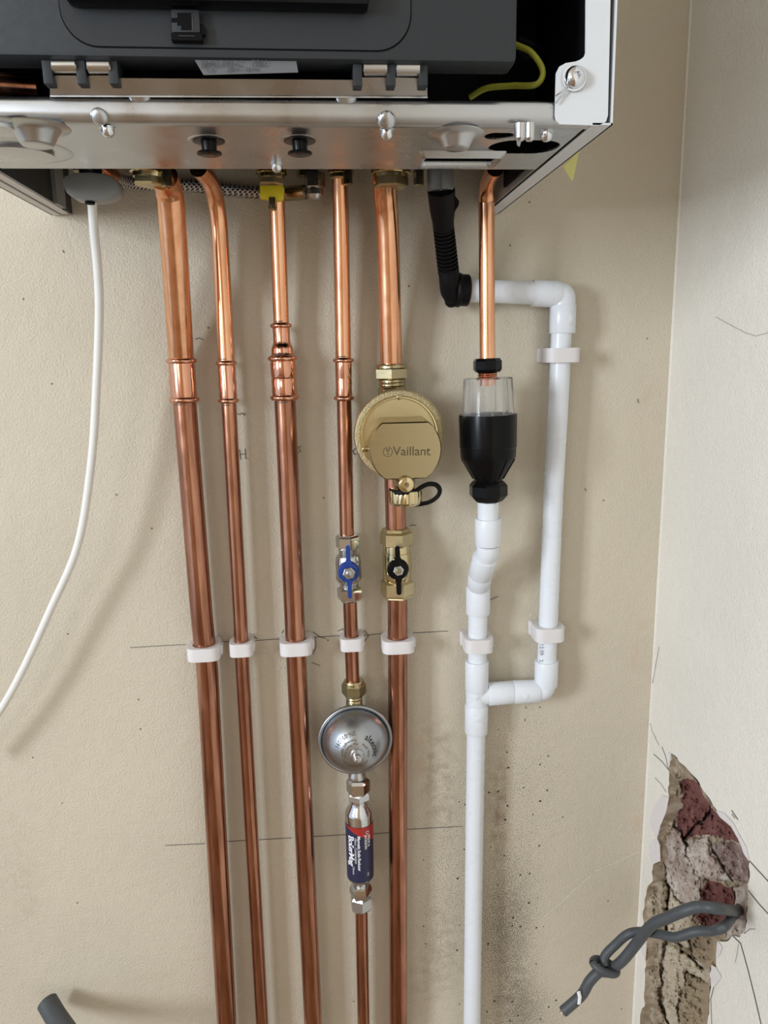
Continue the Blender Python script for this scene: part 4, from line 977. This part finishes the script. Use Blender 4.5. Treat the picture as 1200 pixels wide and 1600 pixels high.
# ------------------------------------------------------------------ pipe clips
def clip(label, px, py, off, r, hpx, wpx, grp=None, dx=0.):
    c = at(px, py, off); h = hpx * sc(px, py, off); w = wpx * sc(px, py, off) / 2
    t = thing('pipe_clip', label, 'pipe clip', (c.x, 0, c.z - h / 2), grp)
    N_ = 48; outer = []; inner = []; ri = r + .0004
    for k in range(N_):
        a = 2 * PI * k / N_ + PI / N_
        inner.append(Vector((c.x + ri * math.cos(a), c.y + ri * math.sin(a), c.z - h / 2)))
        x, y = math.cos(a), math.sin(a)          # y<0 is the front: a rounded-square band, closing on a block at the back
        if y < 0: p_ = 4.; k_ = (abs(x) ** p_ + abs(y) ** p_) ** (-1 / p_)
        else: p_ = 6.; k_ = (abs(x) ** p_ + abs(y) ** p_) ** (-1 / p_)
        outer.append(Vector((c.x + w * x * k_, c.y + (ri + .0042) * y * k_, c.z - h / 2)))
    build(MB().ring(outer, inner, (0, 0, h)), 'band', m_nylon, t, smooth=35)
    yb = c.y + ri + .0015
    build(MB().box((c.x - w * .82 + dx, yb, c.z - h / 2), (c.x + w * .95 + dx, -.0003, c.z + h / 2)), 'base', m_nylon, t, smooth=30, bevel=.0012)
    build(MB().box((c.x + w * .9, c.y - .002, c.z - h * .35), (c.x + w * 1.12, c.y + .010, c.z + h * .35)), 'catch', m_nylon, t, smooth=30, bevel=.0006)
    return t
clip('white nylon clip on the leftmost thick copper pipe', 319.5, 1016, O1, .0121, 21, 50)
clip('white nylon clip on the second copper pipe from the left', 377.5, 1011, O2, .0079, 21, 36)
clip('white nylon clip on the third copper pipe, the thick one below the reducing coupling', 462.5, 1008, O3, .0114, 21, 50)
clip('small white nylon clip between blue-handled valve and shock arrestor', 549.5, 1003, O4, .0079, 20, 36)
clip('white nylon clip below the black-handled brass valve', 621.3, 1005, O5, .0114, 20, 50)
clip('white clip on the waste pipe above the tee', 746.2, 1004, OW, .0110, 22, 44, dx=-.004)
clip('white clip on the corner waste pipe above its lower elbow', 856, 987, OW, .0110, 22, 46, dx=-.004)
clip('white clip on the corner waste pipe below its upper elbow', 876.5, 555, OW, .0110, 22, 52, dx=-.006)

# ------------------------------------------------------------------ condensate hose
ch = thing('condensate_hose', 'black corrugated condensate hose with grey connector beside the copper discharge pipe', 'hose', at(700, 470, .05))
build(lathe_px(MB(), (687, 240), (689, 300), .085, [(235, 21), (262, 21), (297, 20.4), (299, 19)], 32).box(at(688, 262, .106), at(690, 298, .103)), 'connector', m_ggrey, ch, smooth=40)
bt = MB(); A_, B_ = (689.5, 298), (693, 357)
lathe_px(bt, A_, B_, .085, [(296, 19), (297, 21.5), (302, 21.5), (330, 19.5), (345, 17), (356, 16.5), (358, 14)], 36, off1=.062)
bt.prism([at(x, y, .079) for x, y in ((708, 300), (712, 307), (717.5, 314), (717, 320), (711, 330), (707, 338), (700, 335), (700, 300))], (0, .016, 0))
build(bt, 'rubber_boot', m_blackm, ch, smooth=40)
cor = [(355, 14)]
y = 356.
while y < 424:
    cor += [(y, 12.2), (y + 2.0, 12.2), (y + 2.2, 16.6), (y + 4.6, 16.6), (y + 4.8, 12.2)]; y += 5.9
build(lathe_px(MB(), (693, 355), (701, 426), .062, cor, 32, off1=.036), 'corrugated_tube', m_blackm, ch, smooth=20)
build(MB().tube(bez([at(701, 420, .038), at(702, 440, .034), at(704, 455, .029), at(711, 461, .026), at(722, 459, .025)], 8), [.0104] * 33, 28), 'elbow', m_blackm, ch, smooth=60)
p, q = at(711, 453, .024), at(734, 454, .024)
build(MB().lathe(p, q - p, [(0, .011), (.0005, .0165), (.003, .0178), (.0055, .0172), (.0065, .0163), (.0135, .0163), (.0147, .0150), ((q - p).length, .012)], 40), 'collar', m_blackm, ch, smooth=40)
build(MB().lathe(at(707, 474, .026), (.2, 0, -1), [(-.006, .008), (0, .0075), (.003, .005), (.0042, .002)], 20), 'elbow_heel', m_blackm, ch)

# ------------------------------------------------------------------ grey cables
gc = thing('electrical_cable', 'grey twin cable looped out of the broken plaster hole, its cut end pointing down', 'cable', at(945, 1510, .15))
E2 = lambda x, y, o: at(*cp(x, y), o)
build(MB().tube(bez([rw(*cp(1050, 950), .02), rw(*cp(1020, 965), -.006), E2(930, 952, .262), E2(820, 942, .255), E2(740, 962, .25), E2(650, 1000, .24), E2(570, 1035, .23), E2(520, 1085, .22), E2(470, 1150, .21), E2(400, 1235, .205), E2(345, 1280, .2), E2(310, 1300, .2), E2(270, 1300, .2), E2(215, 1355, .2), E2(170, 1430, .2), E2(70, 1520, .2)], 6), .0053, 16), 'cable', m_grey, gc)
build(MB().tube(bez([rw(*cp(1040, 965), .02), rw(*cp(1010, 985), -.005), E2(960, 1050, .262), E2(890, 1075, .255), E2(800, 1078, .25), E2(690, 1110, .24), E2(600, 1092, .225), E2(510, 1080, .205), E2(430, 1092, .2), E2(360, 1150, .195), E2(300, 1215, .195), E2(300, 1270, .2)], 6), .0046, 16), 'cable', m_grey, gc)
kc = E2(300, 1272, .2); kd = (E2(260, 1325, .2) - E2(345, 1235, .2)).normalized()
ax_ = (Vector((kd.z, 0, -kd.x)) * .0 + kd)
ks = MB(); N_ = 28; kr = .0105
kpts = []
sx_ = Vector((kd.z, 0, -kd.x)); 
for k in range(N_ + 1):
    a = 2 * PI * k / N_
    kpts.append(kc + sx_ * math.cos(a) * .0125 + Vector((0, 1, 0)) * math.sin(a) * .0085 + kd * (.004 * math.cos(a)))
build(MB().tube(kpts, .0040, 14, cap=False), 'knot', m_grey, gc)
build(MB().tube([E2(155, 1410, .2055), E2(163, 1440, .2058), E2(158, 1478, .2058)], .0019, 10, flat=.4), 'printed_tag', m_wprint, gc)
ce = E2(70, 1520, .2); cd = (E2(70, 1520, .2) - E2(170, 1430, .2)).normalized(); cn = Vector((cd.z, 0, -cd.x))
for k, mt in ((-.0028, m_cop), (.0, m_wprint), (.0028, m_cop)):
    build(MB().tube([ce + cn * k - cd * .003, ce + cn * k + cd * .0026], .0010, 8), 'conductor', mt, gc)
tag(build(MB().tube(bez([at(74, 1566, .020), at(87, 1588, .036), at(104, 1613, .060), at(130, 1655, .11)], 6), .0122, 24), 'grey_conduit', m_grey, smooth=50), 'blunt grey cable end poking up at the foot of the wall', 'cable')

for o in SC.objects:
    if '_o' in o: del o['_o']
